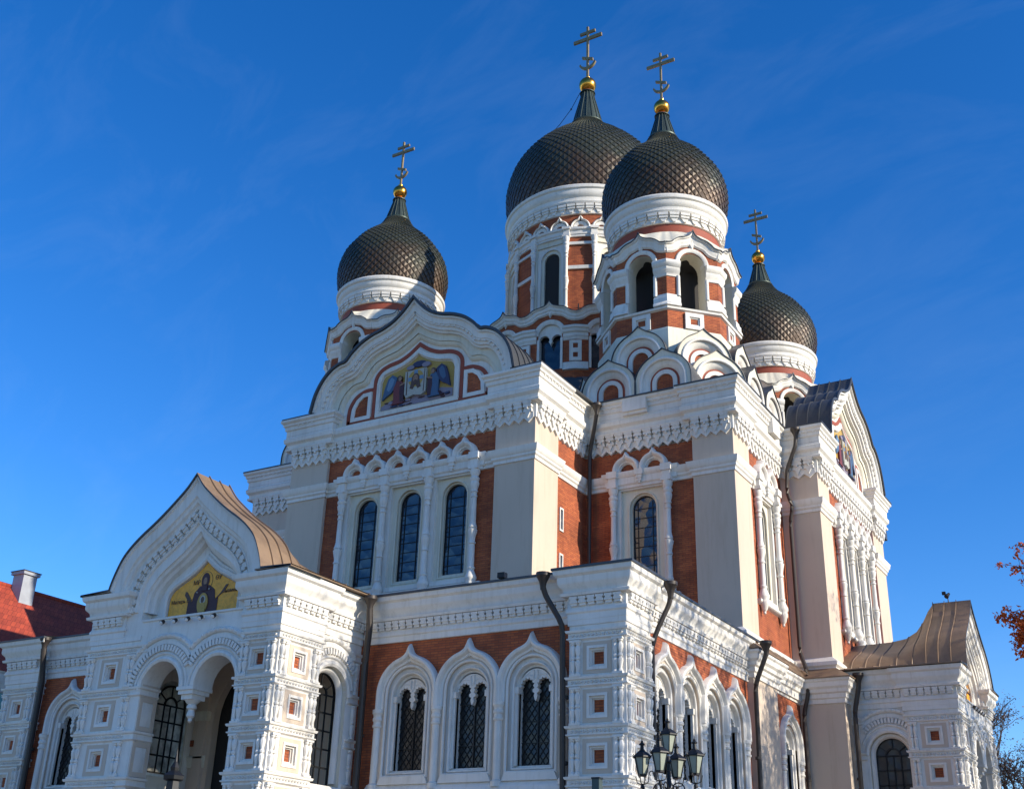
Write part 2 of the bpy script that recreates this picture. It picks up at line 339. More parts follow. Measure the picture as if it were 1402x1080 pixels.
def levels(top=9.0):
    return [(a + .29, b - .03) for a, b in zip(SQ, SQ[1:]) if b <= top + .01]
# annex / porch crowning cornice, relative to wall plane
COR_A = [(0, 9.44), (.05, 9.45), (.05, 9.62), (.09, 9.66), (.09, 9.74), (.05, 9.8), (.05, 10.1), (.2, 10.12), (.22, 10.2), (.14, 10.24), (.16, 10.34), (.26, 10.44), (.28, 10.5), (.28, 10.66), (.36, 10.72), (.38, 10.8), (.38, 10.86), (0, 10.9)]
def cornice_a(mb, pts, prof=COR_A): mb.mold(pts, prof, WH)

# ================================================================= CATHEDRAL
cath = empty('cathedral', ROOTLOC, 'large white, cream and red brick cathedral with dark onion domes and gilt crosses', 'church')
FA = Fr(0, 29.25, -pi / 2)        # annex front wall, s = x
FAr = Fr(-13.83, 0, 0)            # annex side wall, s = y
ZB = 0.0
def tracery_poly(c, hw, zs):
    top = arc(c, zs, hw, 0, 180, 16)              # right to left over the top
    def cusp(cc, r, a0, a1):                      # scalloped little arch, left to right
        o = []
        for i in range(13):
            a = radians(a0 + (a1 - a0) * i / 12); k = r if i % 2 else r * .80
            o.append((cc + k * cos(a), zs + .02 + k * sin(a)))
        return o
    q = hw / 2 + .005; r = hw / 2 - .035
    low = [(c - hw, zs - .05)] + cusp(c - q, r, 180, 0) + [(c - .045, zs - .05), (c - .11, zs - .1), (c - .10, zs - .16), (c - .04, zs - .2), (c - .06, zs - .28), (c - .03, zs - .38), (c, zs - .42)]
    low += [(2 * c - a, b) for a, b in low[-2::-1]]
    return top[:-1] + [top[-1]] + low
def lattice(mb, F, c, hw, z0, z1, d, kind='diamond'):
    t = .012
    if kind == 'diamond':
        n = 8; p = 2 * hw / 4
        for k in range(-8, int((z1 - z0) / p) + 8):
            for sg in (1, -1):
                pts = []
                for e in (-hw, hw):
                    pts.append((c + e, z0 + k * p + sg * (e + hw) * 1.35))
                (a0, b0), (a1, b1) = pts
                # clip to z0..z1
                def cl(zz): u = (zz - b0) / (b1 - b0); return (a0 + (a1 - a0) * u, zz)
                lo, hi = min(b0, b1), max(b0, b1)
                if hi <= z0 or lo >= z1: continue
                q = [(a0, b0), (a1, b1)]
                q = [cl(z0) if y < z0 else cl(z1) if y > z1 else (x, y) for x, y in q]
                mb.prism(F, [(q[0][0], q[0][1] - t), (q[1][0], q[1][1] - t), (q[1][0], q[1][1] + t), (q[0][0], q[0][1] + t)], d, d + .02, IR)
    else:
        for e in (-.62, .62): mb.box(F, c + e * hw - t, c + e * hw + t, d, d + .025, z0, z1 - .1, IR)
        n = 9
        for i in range(1, n): mb.box(F, c - hw, c + hw, d, d + .02, z0 + (z1 - z0) * i / n - t, z0 + (z1 - z0) * i / n + t, IR)
        for i in range(0, n, 2):
            zz = z0 + (z1 - z0) * (i + .5) / n
            for e in (-.8, .8): mb.box(F, c + e * hw - hw * .2, c + e * hw + hw * .2, d, d + .02, zz - t, zz + t, IR)
def annex_window(F, c, parent):
    mb = MB(); zs = 7.85
    mb.plate(F, archpoly(c, 1.02, 5.2, zs), [archpoly(c, .80, 5.45, zs)], -.3, .02, PL)
    mb.band(F, archpoly(c, .82, 5.43, zs), ROLL(.045, .05, b=.02), WH, closed=True)
    mb.plate(F, archpoly(c, .84, 5.4, zs), [archpoly(c, .62, 5.55, zs - .03)], -.5, -.07, WH)
    mb.band(F, archpoly(c, .66, 5.52, zs - .03), ROLL(.04, .05, b=-.07), WH, closed=True)
    mb.plate(F, archpoly(c, .64, 5.5, zs - .03), [archpoly(c, .535, 5.62, zs - .06)], -.5, -.2, WH)
    mb.box(F, c - .62, c - .535, -.3, -.12, 5.62, 7.75, WH); mb.box(F, c + .535, c + .62, -.3, -.12, 5.62, 7.75, WH)
    mb.box(F, c - .64, c - .50, -.3, -.08, 7.62, 7.8, WH); mb.box(F, c + .50, c + .64, -.3, -.08, 7.62, 7.8, WH)
    mb.prism(F, [(c - .9, 5.2), (c + .9, 5.2), (c + .8, 5.42), (c - .8, 5.42)], -.1, .1, WH)
    o = obj('window', mb, parent)
    g = MB(); g.prism(F, archpoly(c, .56, 5.58, zs - .06), -.46, -.42, GA); obj('glass', g, o)
    g = MB(); lattice(g, F, c, .53, 5.63, 8.0, -.41); g.box(F, c - .02, c + .02, -.41, -.37, 5.63, 8.2, IR)
    for q in range(1, 4): g.box(F, c - .53, c + .53, -.41, -.38, 5.66 + q * .6 - .012, 5.66 + q * .6 + .012, IR)
    obj('lattice', g, o, smooth=False)
    g = MB(); g.prism(F, tracery_poly(c, .54, zs - .03), -.36, -.2, WH)
    for e in (-.06, .06): g.band(F, [(c + e, 8.0), (c + e, 8.28)], ROLL(.02, .05, b=-.22), WH)
    for e in (-.25, .25): g.band(F, arc(c + e, zs, .30, 170, 10, 8), ROLL(.02, .03, b=-.22), WH)
    obj('tracery', g, o)
    g = MB()
    k = keel(c, zs, 1.03, 1.24); pts = [(c - 1.03, 7.38)] + k + [(c + 1.03, 7.38)]
    g.band(F, pts, [(-.15, 0), (-.14, .06), (-.08, .07), (-.07, .1), (-.03, .18), (.03, .21), (.08, .18), (.11, .1), (.12, 0)], WH)
    obj('hood', g, o)
    return o
def annex_col(F, s, parent):
    mb = MB(); x, y, _ = F(s, 0.03, 0)
    mb.lathe(x, y, [(.17, 5.05), (.17, 5.2), (.12, 5.25), (.115, 6.86), (.15, 6.88), (.16, 6.93), (.13, 6.96), (.13, 7.05), (.16, 7.08), (.16, 7.15), (.135, 7.18), (.15, 7.26), (.18, 7.3), (.18, 7.4), (.14, 7.42)], 14, WH)
    obj('column', mb, parent)

# ---- annex front (right of the porch)
XW = [-21.06, -18.89, -16.73]
mb = MB()
mb.plate(FA, [(-23.2, 0), (-15.2, 0), (-15.2, 9.47), (-23.2, 9.47)], [archpoly(c, .98, 5.22, 7.85) for c in XW], -.62, 0, BR, inner=WH)
mb.plate(FAr, [(29.4, 0), (39.6, 0), (39.6, 9.47), (29.4, 9.47)], [archpoly(c, .88, 5.22, 7.8) for c in (31.97, 33.9, 35.83, 37.77)], -.6, 0, BR, inner=WH)
mb.box(WORLD, -23.2, -14.5, 29.95, 30.0, 0, 9.5, DK); mb.box(WORLD, -14.55, -14.5, 29.95, 39.4, 0, 9.5, DK)
aw = obj('wall', mb, cath)
for c in XW: annex_window(FA, c, cath)
for s in (-22.14, -19.975, -17.81, -15.66): annex_col(FA, s, cath)
mb = MB(); mb.mold([FA(-22.4, 0, 0)[:2], FA(-15.3, 0, 0)[:2]], [(0, 4.75), (.06, 4.8), (.12, 4.9), (.14, 5.0), (.1, 5.1), (0, 5.22)], WH)
mb.mold([FAr(30.5, 0, 0)[:2], FAr(39.3, 0, 0)[:2]], [(0, 4.75), (.06, 4.8), (.12, 4.9), (.14, 5.0), (.1, 5.1), (0, 5.22)], WH)
obj('ledge', mb, aw)
# cornice around the annex
mb = MB()
cornice_a(mb, [(-22.9, 29.25), (-15.35, 29.25), (-15.35, 28.9), (-13.6, 28.9), (-13.6, 30.55), (-13.83, 30.55), (-13.83, 39.25)])
dentils(mb, FA, -22.85, -15.4, pitch=.27); dentils(mb, FAr, 30.6, 39.2, pitch=.27)
dentils(mb, FA, -15.3, -13.65, d=.35, pitch=.27); dentils(mb, FAr, 28.95, 30.5, d=.23, pitch=.27)
mb.mold([(-15.35, 29.4), (-15.35, 28.9), (-13.6, 28.9), (-13.6, 30.55), (-13.83, 30.55)], [(0, 9.28), (.04, 9.3), (.04, 9.45), (0, 9.46)], WH)
obj('cornice', mb, aw)
def ornate_corner(parent, fa, fb, a0, a1, b0, b1, top=9.0):   # two adjoining ornamented faces, frames fa (left) and fb (right)
    pass
mb = MB(); FP = FA.shift(dd=.35); FPr = FAr.shift(dd=.23); lv = levels()
panel_face(mb, FP, -15.35, -13.6, lv); panel_face(mb, FPr, 28.9, 30.55, lv, t0=.221)
mb.box(WORLD, -15.34, -13.83, 29.13, 30.54, 0, 9.5, WH)
mb.box(WORLD, -15.38, -13.57, 28.87, 30.58, 0, 2.3, GR)
for z in SQ:
    mb.mold([(-15.35, 29.25), (-15.35, 28.9), (-13.6, 28.9), (-13.6, 30.55), (-13.83, 30.55)], strip_at(z), WH)
    rosettes(mb, FP, -15.3, -13.65, z + .12, d=.03); rosettes(mb, FPr, 28.95, 30.5, z + .12, d=.03)
obj('pilaster', mb, cath)
# annex side windows, narrower in pitch
for c in (31.97, 33.9, 35.83, 37.77):
    Fs = FAr.shift(ds=0)
    annex_window(Fr(-13.83, c, 0), 0.0, cath)
for s in (31.0, 32.93, 34.87, 36.8, 38.74): annex_col(FAr, s, cath)
# annex roof
mb = MB(); e = .42
A = [(-22.5, 28.83), (-15.77, 28.83), (-15.77, 28.48), (-13.18, 28.48), (-13.18, 30.97), (-13.41, 30.97), (-13.41, 39.6)]
I = [(-22.5, 35.4), (-17.0, 35.4), (-17.0, 35.4), (-17.0, 35.4), (-17.0, 35.4), (-17, 35.4), (-14.2, 39.7)]
vo = [(x, y, 10.86) for x, y in A]; vt = [(x, y, 10.93) for x, y in A]; vi = [(-22.5, 35.4, 12.2), (-17, 35.4, 12.0), (-17, 35.4, 12.0), (-17, 35.4, 12.0), (-17, 35.4, 12.0), (-17, 35.4, 12.0), (-14.2, 39.7, 11.15)]
mb.loft(vo, vt, RD); mb.loft(vt, vi, RD)
mb.add([(-22.5, 35.4, 12.2), (-17, 35.4, 12.0), (-14.2, 39.7, 11.15), (-22.5, 39.7, 12.2)], [(0, 1, 2, 3)], RD)
mb.add(vo + [(-22.5, 39.0, 10.86)], [(0, 1, 2, 3, 4, 5, 6, 7)], RD)
obj('roof', mb, aw)

# ---- rear stretch of the annex below the corner block, with one window
FB = Fr(-13.60, 0, 0)
COR_B = [(0, 9.58), (.06, 9.6), (.06, 9.75), (.12, 9.8), (.12, 9.95), (.2, 10.0), (.22, 10.12), (.3, 10.2), (.32, 10.36), (.38, 10.42), (.38, 10.5), (0, 10.52)]
mb = MB()
mb.box(WORLD, -14.4, -13.60, 39.25, 41.75, 0, 10.4, PL)
mb.plate(FAr, [(41.6, 0), (45.3, 0), (45.3, 9.7), (41.6, 9.7)], [archpoly(43.55, .8, 5.0, 7.8)], -.5, 0, BR, inner=WH)
mb.box(WORLD, -14.6, -14.5, 41, 45.3, 0, 10.4, DK)
bw = obj('wall', mb, cath)
annex_window(Fr(-13.83, 43.55, 0), 0.0, cath)
for s in (42.5, 44.6): annex_col(FAr, s, cath)
mb = MB()
mb.mold([(-13.9, 39.25), (-13.60, 39.25), (-13.60, 41.75), (-13.83, 41.75), (-13.83, 45.3)], COR_B, WH)
mb.box(WORLD, -14.4, -13.7, 39.3, 45.3, 9.7, 10.5, WH)
obj('cornice', mb, bw)
mb = MB(); Ao = [(-13.9, 38.85), (-13.20, 38.85), (-13.20, 42.15), (-13.43, 42.15), (-13.43, 45.4)]
mb.loft([(x, y, 10.52) for x, y in Ao], [(x, y, 10.56) for x, y in Ao], RB)
mb.loft([(x, y, 10.56) for x, y in Ao], [(-13.97, 39.4, 11.12), (-13.92, 39.4, 11.12), (-13.92, 42, 11.12), (-13.92, 42.1, 11.12), (-13.92, 45.4, 11.12)], RB)
for y in (39.9, 40.8, 41.7, 42.7, 43.6, 44.5): mb.add([(-13.22, y, 10.58), (-13.22, y + .04, 10.58), (-13.9, y + .04, 11.15), (-13.9, y, 11.15), (-13.22, y + .02, 10.62), (-13.9, y + .02, 11.19)], [(0, 4, 5, 3), (1, 4, 5, 2)], RB)
obj('roof', mb, bw)

# ---- left annex: same wall, one window, end pier
mb = MB()
mb.plate(FA, [(-38.4, 0), (-30.8, 0), (-30.8, 9.47), (-38.4, 9.47)], [archpoly(-36.3, .98, 5.22, 7.85), archpoly(-34.1, .98, 5.22, 7.85)], -.62, 0, BR, inner=WH)
mb.box(WORLD, -39.7, -30.8, 29.95, 45, 0, 9.6, WH)
lw = obj('wall', mb, cath)
annex_window(FA, -36.3, cath); annex_window(FA, -34.1, cath); annex_col(FA, -37.45, cath); annex_col(FA, -35.2, cath)
mb = MB(); panel_face(mb, FP, -39.82, -38.0, lv)
mb.box(WORLD, -39.81, -38.0, 29.13, 31, 0, 9.5, WH)
for z in SQ:
    mb.mold([(-39.82, 30.5), (-39.82, 28.9), (-38.0, 28.9), (-38.0, 29.3)], strip_at(z), WH); rosettes(mb, FP, -39.8, -38.05, z + .12, d=.03)
obj('pilaster', mb, cath)
mb = MB(); cornice_a(mb, [(-39.82, 45), (-39.82, 28.9), (-38.0, 28.9), (-38.0, 29.25), (-31.0, 29.25)])
dentils(mb, FA, -37.95, -31); dentils(mb, FA, -39.8, -38.05, d=.35)
mb.mold([(-39.82, 31), (-39.82, 28.9), (-38.0, 28.9), (-38.0, 29.3)], [(0, 9.28), (.04, 9.3), (.04, 9.45), (0, 9.46)], WH)
mb.mold([(-38.2, 29.25), (-31, 29.25)], [(0, 4.75), (.06, 4.8), (.12, 4.9), (.14, 5.0), (.1, 5.1), (0, 5.22)], WH)
obj('cornice', mb, lw)
mb = MB(); A = [(-40.24, 45), (-40.24, 28.48), (-37.58, 28.48), (-37.58, 28.83), (-30.5, 28.83)]
I = [(-38, 45), (-38, 35), (-36, 35), (-36, 35), (-30.5, 35)]
mb.loft([(x, y, 10.86) for x, y in A], [(x, y, 10.92) for x, y in A], RD); mb.loft([(x, y, 10.92) for x, y in A], [(x, y, 11.9) for x, y in I], RD)
mb.add([(x, y, 10.86) for x, y in A] + [(-30.5, 45, 10.86)], [(0, 1, 2, 3, 4, 5)], RD)
obj('roof', mb, lw)
# ================================================================= upper blocks
COR1 = [(0, 19.12), (.05, 19.14), (.05, 19.72), (.26, 19.76), (.28, 19.84), (.2, 19.9), (.22, 20.02), (.33, 20.12), (.35, 20.28), (.28, 20.34), (.28, 20.42), (0, 20.43)]
COR2 = [(0, 20.40), (.28, 20.43), (.28, 20.66), (.34, 20.7), (.35, 20.84), (.41, 20.88), (.41, 20.96), (.5, 21.04), (.5, 21.14), (0, 21.16)]
MIDC = [(0, 17.42), (.05, 17.44), (.05, 17.56), (.11, 17.62), (.11, 17.70), (.18, 17.78), (.2, 17.9), (.22, 17.99), (0, 18.01)]
def frieze(mb, F, s0, s1, d=0.0, pitch=.42):
    n = max(1, round((s1 - s0) / pitch)); p = (s1 - s0) / n
    for i in range(n):
        c = s0 + p * (i + .5)
        mb.prism(F, [(c - p * .5, 19.36), (c + p * .5, 19.36), (c + p * .5, 19.13), (c + p * .08, 18.98), (c, 18.94), (c - p * .08, 18.98), (c - p * .5, 19.13)], d - .02, d + .09, WH)
        mb.prism(F, [(c - p * .28, 19.36), (c + p * .28, 19.36), (c, 19.10)], d + .07, d + .16, WH)
        mb.box(F, c - p * .41, c + p * .41, d, d + .17, 19.34, 19.45, WH)
        mb.box(F, c - p * .34, c + p * .34, d, d + .16, 19.44, 19.54, WH)
        mb.box(F, c - p * .42, c + p * .42, d, d + .22, 19.53, 19.63, WH)
        mb.box(F, c - p * .36, c + p * .36, d, d + .23, 19.62, 19.69, WH)
        mb.box(F, c - p * .44, c + p * .44, d, d + .25, 19.68, 19.77, WH)
        mb.box(F, c - .03, c + .03, d, d + .25, 19.44, 19.52, WH)
def dots(mb, F, s0, s1, z=20.86, d=.36, pitch=.27):
    n = max(1, round((s1 - s0) / pitch)); p = (s1 - s0) / n
    for i in range(n): mb.box(F, s0 + p * (i + .5) - .035, s0 + p * (i + .5) + .035, d - .05, d + .03, z - .05, z + .04, WH)
def upper_bay(F, c, n, sp, parent, zb=13.5, ztop=17.12, hw=.51):
    """n tall round-headed windows between turned columns, a row of ogee arches over them"""
    L = c - n * sp / 2; R = c + n * sp / 2; sprg = ztop - hw
    for i in range(n):
        cx = L + sp * (i + .5); j = sp / 2
        mb = MB()
        mb.plate(F, [(cx - j, 12.98), (cx + j, 12.98), (cx + j, 17.5), (cx - j, 17.5)], [rectp(cx, 15.27, j - .26, 2.08)], -.45, -.13, WH)
        mb.plate(F, rectp(cx, 15.27, j - .24, 2.1), [archpoly(cx, hw + .11, zb - .14, sprg)], -.46, -.28, CR)
        mb.band(F, archpoly(cx, hw + .10, zb - .13, sprg), ROLL(.04, .04, b=-.28), CR, closed=True)
        mb.plate(F, rectp(cx, 15.27, j - .22, 2.1), [archpoly(cx, hw, zb, sprg)], -.56, -.36, CR)
        mb.prism(F, [(cx - j + .22, 13.05), (cx + j - .22, 13.05), (cx + j - .28, 13.22), (cx - j + .28, 13.22)], -.3, -.08, WH)
        o = obj('window', mb, parent)
        g = MB(); g.prism(F, archpoly(cx, hw + .03, zb - .03, sprg), -.54, -.49, GL); obj('glass', g, o)
        g = MB(); lattice(g, F, cx, hw, zb, ztop - .12, -.485, 'lead')
        g.band(F, archpoly(cx, hw - .02, zb + .02, sprg), [(.02, -.5), (.02, -.46), (-.02, -.46), (-.02, -.5)], IR, closed=True)
        obj('lattice', g, o, smooth=False)
    mb = MB()
    e0, e1 = seg(F, L - .22, R + .22, -.15)
    i0, i1 = seg(F, L - .22, R + .22, -.3)
    mb.mold([i0, e0, e1, i1], [(0, 17.4), (.1, 17.42), (.1, 17.52), (.16, 17.58), (.16, 17.84), (.22, 17.9), (.26, 18.0), (.26, 18.08), (0, 18.1)], WH)
    for i in range(n + 1):
        s = L + i * sp; mb.box(F, s - .21, s + .21, -.2, .2, 17.42, 17.55, WH); mb.box(F, s - .17, s + .17, -.2, .15, 17.5, 17.85, WH); mb.box(F, s - .22, s + .22, -.2, .21, 17.84, 18.12, WH)
    for i in range(n):
        s = L + (i + .5) * sp
        mb.box(F, s - .17, s + .17, -.1, .15, 17.86, 18.1, WH); mb.box(F, s - .12, s + .12, -.1, .12, 17.72, 17.86, WH); mb.box(F, s - .08, s + .08, -.1, .1, 17.6, 17.72, WH); mb.box(F, s - .04, s + .04, -.1, .08, 17.52, 17.6, WH)
    ent = obj('entablature', mb, parent); mb = MB()
    mb.mold([i0, e0, e1, i1], [(0, 12.82), (.1, 12.86), (.16, 12.92), (.16, 13.0), (0, 13.04)], WH)
    obj('sill', mb, parent)
    for i in range(n + 1):
        mb = MB(); x, y, _ = F(L + i * sp, -.0, 0); column(mb, x, y, 12.95, 17.45, .118)
        mb.lathe(x, y, [(0, 12.42), (.06, 12.5), (.05, 12.56), (.12, 12.66), (.16, 12.8), (.2, 12.86), (.2, 12.97)], 10, WH)
        obj('column', mb, parent)
    mb = MB(); q = sp / 2
    for i in range(2 * n):
        cx = L + (i + .5) * q; r = q / 2 - .10
        k = keel(cx, 18.14, r, r * 1.26); k = [(cx - r, 18.1)] + k + [(cx + r, 18.1)]
        mb.band(F, k, [(-.14, -.15), (-.14, .0), (-.09, .03), (-.07, .1), (0, .16), (.06, .16), (.1, .1), (.11, -.15)], WH)
        k2 = [(cx - r + .07, 18.1)] + arc(cx, 18.14, r - .07, 180, 0, 12) + [(cx + r - .07, 18.1)]
        mb.band(F, k2, [(-.12, -.15), (-.12, -.08), (-.08, -.05), (-.08, .0), (.0, .02), (.0, -.15)], WH)
    obj('arch_row', mb, parent)
    return [(L, 12.95), (R, 12.95), (R, 17.45), (L, 17.45)]
GH = [(0, 25.53), (.45, 25.02), (.95, 24.62), (1.5, 24.37), (2.05, 24.22), (2.6, 23.97), (3.05, 23.62), (3.38, 23.27), (3.72, 23.2), (4.15, 22.98), (4.55, 22.55), (4.85, 21.95), (5.02, 21.18)]
GB = [(0, 24.12), (.5, 23.8), (1.05, 23.52), (1.7, 23.36), (2.2, 23.15), (2.55, 22.75), (2.75, 22.45), (3.2, 22.38), (3.62, 22.1), (3.9, 21.65), (4.02, 21.1)]
GR1 = [(0, 23.66), (.5, 23.3), (1.0, 23.08), (1.55, 22.98), (1.95, 22.8), (2.17, 22.5), (2.2, 22.1)]
def sc(h, k, dz=0): return [(a * k, b + dz) for a, b in h]
def icon_saviour(parent, F, c, k):
    mb = MB(); ic = [(0, 23.15), (.45, 22.86), (.95, 22.66), (1.45, 22.56), (1.7, 22.45), (1.82, 22.2)]
    cur = mirror_half(smooth(sc(ic, k)), c); lo = [(c - 1.82 * k, 20.92)] + cur + [(c + 1.82 * k, 20.92)]
    d = -.18
    mb.prism(F, lo, d - .04, d, M_OCH)
    X = lambda p: [(c + a * k, b) for a, b in p]
    lay = [0]
    def sh(p, m): lay[0] += 1; mb.prism(F, X(p), d, d + .003 * lay[0] + .002, m)
    def ell(cx, cz, rx, rz, m, n=18): sh([(cx + rx * cos(2 * pi * i / n), cz + rz * sin(2 * pi * i / n)) for i in range(n)], m)
    rr = random.Random(3)
    sh([(-1.8, 20.93), (1.8, 20.93), (1.8, 21.28), (1.2, 21.42), (.6, 21.22), (0, 21.3), (-.7, 21.2), (-1.3, 21.3), (-1.8, 21.1)], M_LIL)
    for i in range(26): ell(rr.uniform(-1.6, 1.6), rr.uniform(20.98, 21.28), rr.uniform(.08, .2), rr.uniform(.03, .06), rr.choice([M_DBL, M_LIL, M_MAR]), 8)
    ell(.1, 22.7, .35, .14, M_DBL, 10); ell(-.35, 22.6, .2, .1, M_LIL, 10); ell(.45, 22.6, .22, .12, M_LIL, 10)
    for sgn, wing, robe, inner in ((-1, M_BLU, M_RED, M_MAR), (1, M_DBL, M_BLU, M_MAR)):
        P = lambda pts: [(sgn * a, b) for a, b in pts]
        sh(P([(1.0, 22.28), (1.25, 22.45), (1.45, 22.3), (1.6, 21.9), (1.72, 21.35), (1.5, 21.5), (1.3, 21.6), (1.1, 21.8)]), wing)
        sh(P([(1.12, 22.2), (1.28, 22.34), (1.4, 22.2), (1.5, 21.8), (1.38, 21.7), (1.22, 21.9)]), M_SKY if sgn < 0 else M_BLU)
        sh(P([(.72, 22.05), (1.0, 22.12), (1.15, 21.8), (1.12, 21.2), (1.22, 21.05), (.62, 21.05), (.7, 21.5)]), robe)
        sh(P([(.6, 21.85), (.8, 22.0), (.84, 21.6), (.78, 21.1), (.6, 21.1)]), inner)
        ell(sgn * .86, 22.2, .12, .14, M_BRN); ell(sgn * .83, 22.18, .08, .1, M_SKN)
        sh(P([(.55, 22.0), (.82, 21.9), (.84, 21.84), (.55, 21.92)]), M_SKN)
    sh([(-.55, 22.42), (.5, 22.42), (.52, 21.35), (.3, 21.22), (-.1, 21.3), (-.45, 21.2), (-.55, 21.4)], M_CLO)
    sh([(-.47, 22.4), (-.43, 22.4), (-.4, 21.35), (-.46, 21.3)], M_BRN); sh([(.42, 22.4), (.45, 22.4), (.44, 21.35), (.4, 21.35)], M_BRN)
    ell(0, 22.02, .38, .38, M_OCH); sh([(-.09, 22.4), (.09, 22.4), (.09, 22.1), (-.09, 22.1)], M_SKY); sh([(-.38, 22.1), (-.2, 22.1), (-.2, 21.93), (-.38, 21.93)], M_SKY); sh([(.2, 22.1), (.38, 22.1), (.38, 21.93), (.2, 21.93)], M_SKY)
    ell(0, 21.98, .2, .27, M_BRN); sh([(-.18, 22.0), (-.27, 21.6), (-.12, 21.55), (0, 21.8), (.12, 21.55), (.27, 21.6), (.18, 22.0)], M_BRN)
    ell(0, 22.0, .12, .19, M_SKN); ell(0, 21.86, .09, .1, M_BRN); ell(-.05, 22.04, .02, .012, M_DBL, 6); ell(.05, 22.04, .02, .012, M_DBL, 6)
    return obj('icon_panel', mb, parent, smooth=False)
def gable(F, c, k, parent):
    out = smooth(sc(GH, k), 4); cur = mirror_half(out, c); e = cur[-1][0] - c
    mb = MB(); B = mirror_half(smooth(sc(GB, k), 4), c)
    wallpoly = [(c - e + .02, 20.42)] + [(x, z - .05) for x, z in cur] + [(c + e - .02, 20.42)]
    hole = [(B[0][0], 20.52)] + B + [(B[-1][0], 20.52)]
    mb.plate(F, wallpoly, [hole], -1.5, 0, CR)
    mb.prism(F, [(B[0][0] - .05, 20.45)] + [(x, z + .05) for x, z in B] + [(B[-1][0] + .05, 20.45)], -.5, -.2, WH)
    inn = [(B[0][0], 20.52)] + B + [(B[-1][0], 20.52)]
    mb.band(F, inn, [(0, 0), (0, -.05), (-.08, -.06), (-.16, -.12), (-.2, -.2)], CR)
    # curved cornice along the edge
    tail = [(c - e - .0, 21.14)]
    mb.band(F, cur, [(-.02, -.1), (-.02, .48), (-.10, .48), (-.12, .38), (-.34, .37), (-.36, .33), (-.42, .33), (-.44, .27), (-.56, .25), (-.58, .16), (-.66, .14), (-.67, 0)], WH)
    for x, z, t in along([(c + (x - c) * .925, z - .36) for x, z in cur], .27, .1):
        q = .035; mb.prism(F, [(x - q, z - q), (x + q, z - q), (x + q, z + q), (x - q, z + q)], .3, .37, WH)
    g = obj('gable', mb, parent)
    mb = MB()
    R1 = mirror_half(smooth(sc(GR1, k), 4), c); hw = 2.2 * k; fl = [(-.085, -.2), (-.085, -.165), (.085, -.165), (.085, -.2)]
    mb.band(F, [(c - hw, 20.78)] + R1 + [(c + hw, 20.78)], fl, RP)
    for sg in (-1, 1):
        P = smooth([(2.28, 22.02), (2.7, 22.02), (3.15, 21.82), (3.42, 21.45), (3.5, 21.1), (3.5, 20.62)], 4)
        P = [(c + sg * a * k, b) for a, b in P]
        mb.band(F, P if sg > 0 else P[::-1], fl, RP)
    mb.band(F, [(c - 3.54 * k, 20.68), (c + 3.54 * k, 20.68)], fl, RP)
    ob = obj('painted_band', mb, g)
    mb = MB()
    ic = smooth(sc([(0, 23.2), (.45, 22.91), (.95, 22.71), (1.45, 22.61), (1.74, 22.5), (1.87, 22.2)], k), 4)
    I2 = mirror_half(ic, c); pts = [(c - 1.87 * k, 20.88)] + I2 + [(c + 1.87 * k, 20.88)]
    mb.band(F, pts, [(0, -.2), (0, -.12), (.03, -.09), (.08, -.12), (.2, -.13), (.24, -.2)], WH, closed=True)
    for sg in (-1, 1):
        P = [(2.5, 20.86), (2.5, 21.75), (2.72, 21.74), (2.98, 21.55), (3.15, 21.25), (3.18, 20.86)]
        P = [(c + sg * a * k, b) for a, b in P]
        if sg < 0: P = P[::-1]
        mb.band(F, P[::-1] if False else P, [(0, -.2), (0, -.13), (.17, -.13), (.17, -.2)], WH, closed=True)
        Q = [(2.5, 20.86), (2.5, 21.75), (2.72, 21.74), (2.98, 21.55), (3.15, 21.25), (3.18, 20.86)]
        mb.prism(F, [(c + sg * a * k, b) for a, b in Q], -.2, -.19, BR)
    obj('frame', mb, g)
    icon_saviour(g, F, c, k)
    mb = MB()
    full = [(c - e - .0, 21.14)] + cur + [(c + e, 21.14)]
    mb.band(F, cur, [(-.0, .58), (.07, .58), (.07, -1.5), (.0, -1.5), (0, .58)], RD)
    for dd in (.55, 0.02, -.5, -1.0, -1.46): mb.band(F, cur, [(.06, dd + .02), (.11, dd + .02), (.11, dd - .02), (.06, dd - .02)], RD)
    low = [(c + (x - c) * .8, 21.1 + (z - 21.1) * .42) for x, z in cur]
    mb.band(F, low, [(0, -1.4), (.05, -1.4), (.05, -7.0), (0, -7.0), (0, -1.4)], RD)
    obj('roof', mb, g)
    return g

# ---- west gable block
FG = Fr(0, 35.1, -pi / 2); FGr = Fr(-20.2, 0, 0); cG = -26.0
mb = MB()
hole = [(-26.04 - 3.225, 12.95), (-26.04 + 3.225, 12.95), (-26.04 + 3.225, 17.45), (-26.04 - 3.225, 17.45)]
mb.plate(FG, [(-30.3, 10), (-21.9, 10), (-21.9, 19.0), (-30.3, 19.0)], [hole], -.7, -.15, BR, inner=WH)
mb.plate(FGr, [(36.9, 10), (39.8, 10), (39.8, 19.0), (36.9, 19.0)], [rectp(37.52, 15.78, .12, .44), rectp(37.52, 13.95, .12, .44)], -.6, -.15, BR, inner=WH)
mb.box(WORLD, -32.2, -30.23, 35.1, 36.9, 10, 20.4, PL); mb.box(WORLD, -21.95, -20.2, 35.1, 36.95, 10, 20.4, PL)
mb.box(WORLD, -32.1, -20.8, 35.85, 45, 10, 20.4, DK); mb.box(WORLD, -32.2, -31, 36.8, 46, 10, 20.4, PL)
mb.box(WORLD, -31.0, -20.4, 35.3, 36, 19.0, 20.4, WH); mb.box(WORLD, -20.9, -20.4, 35.8, 46, 19.0, 20.4, WH)
gw = obj('wall', mb, cath)
mb = MB()
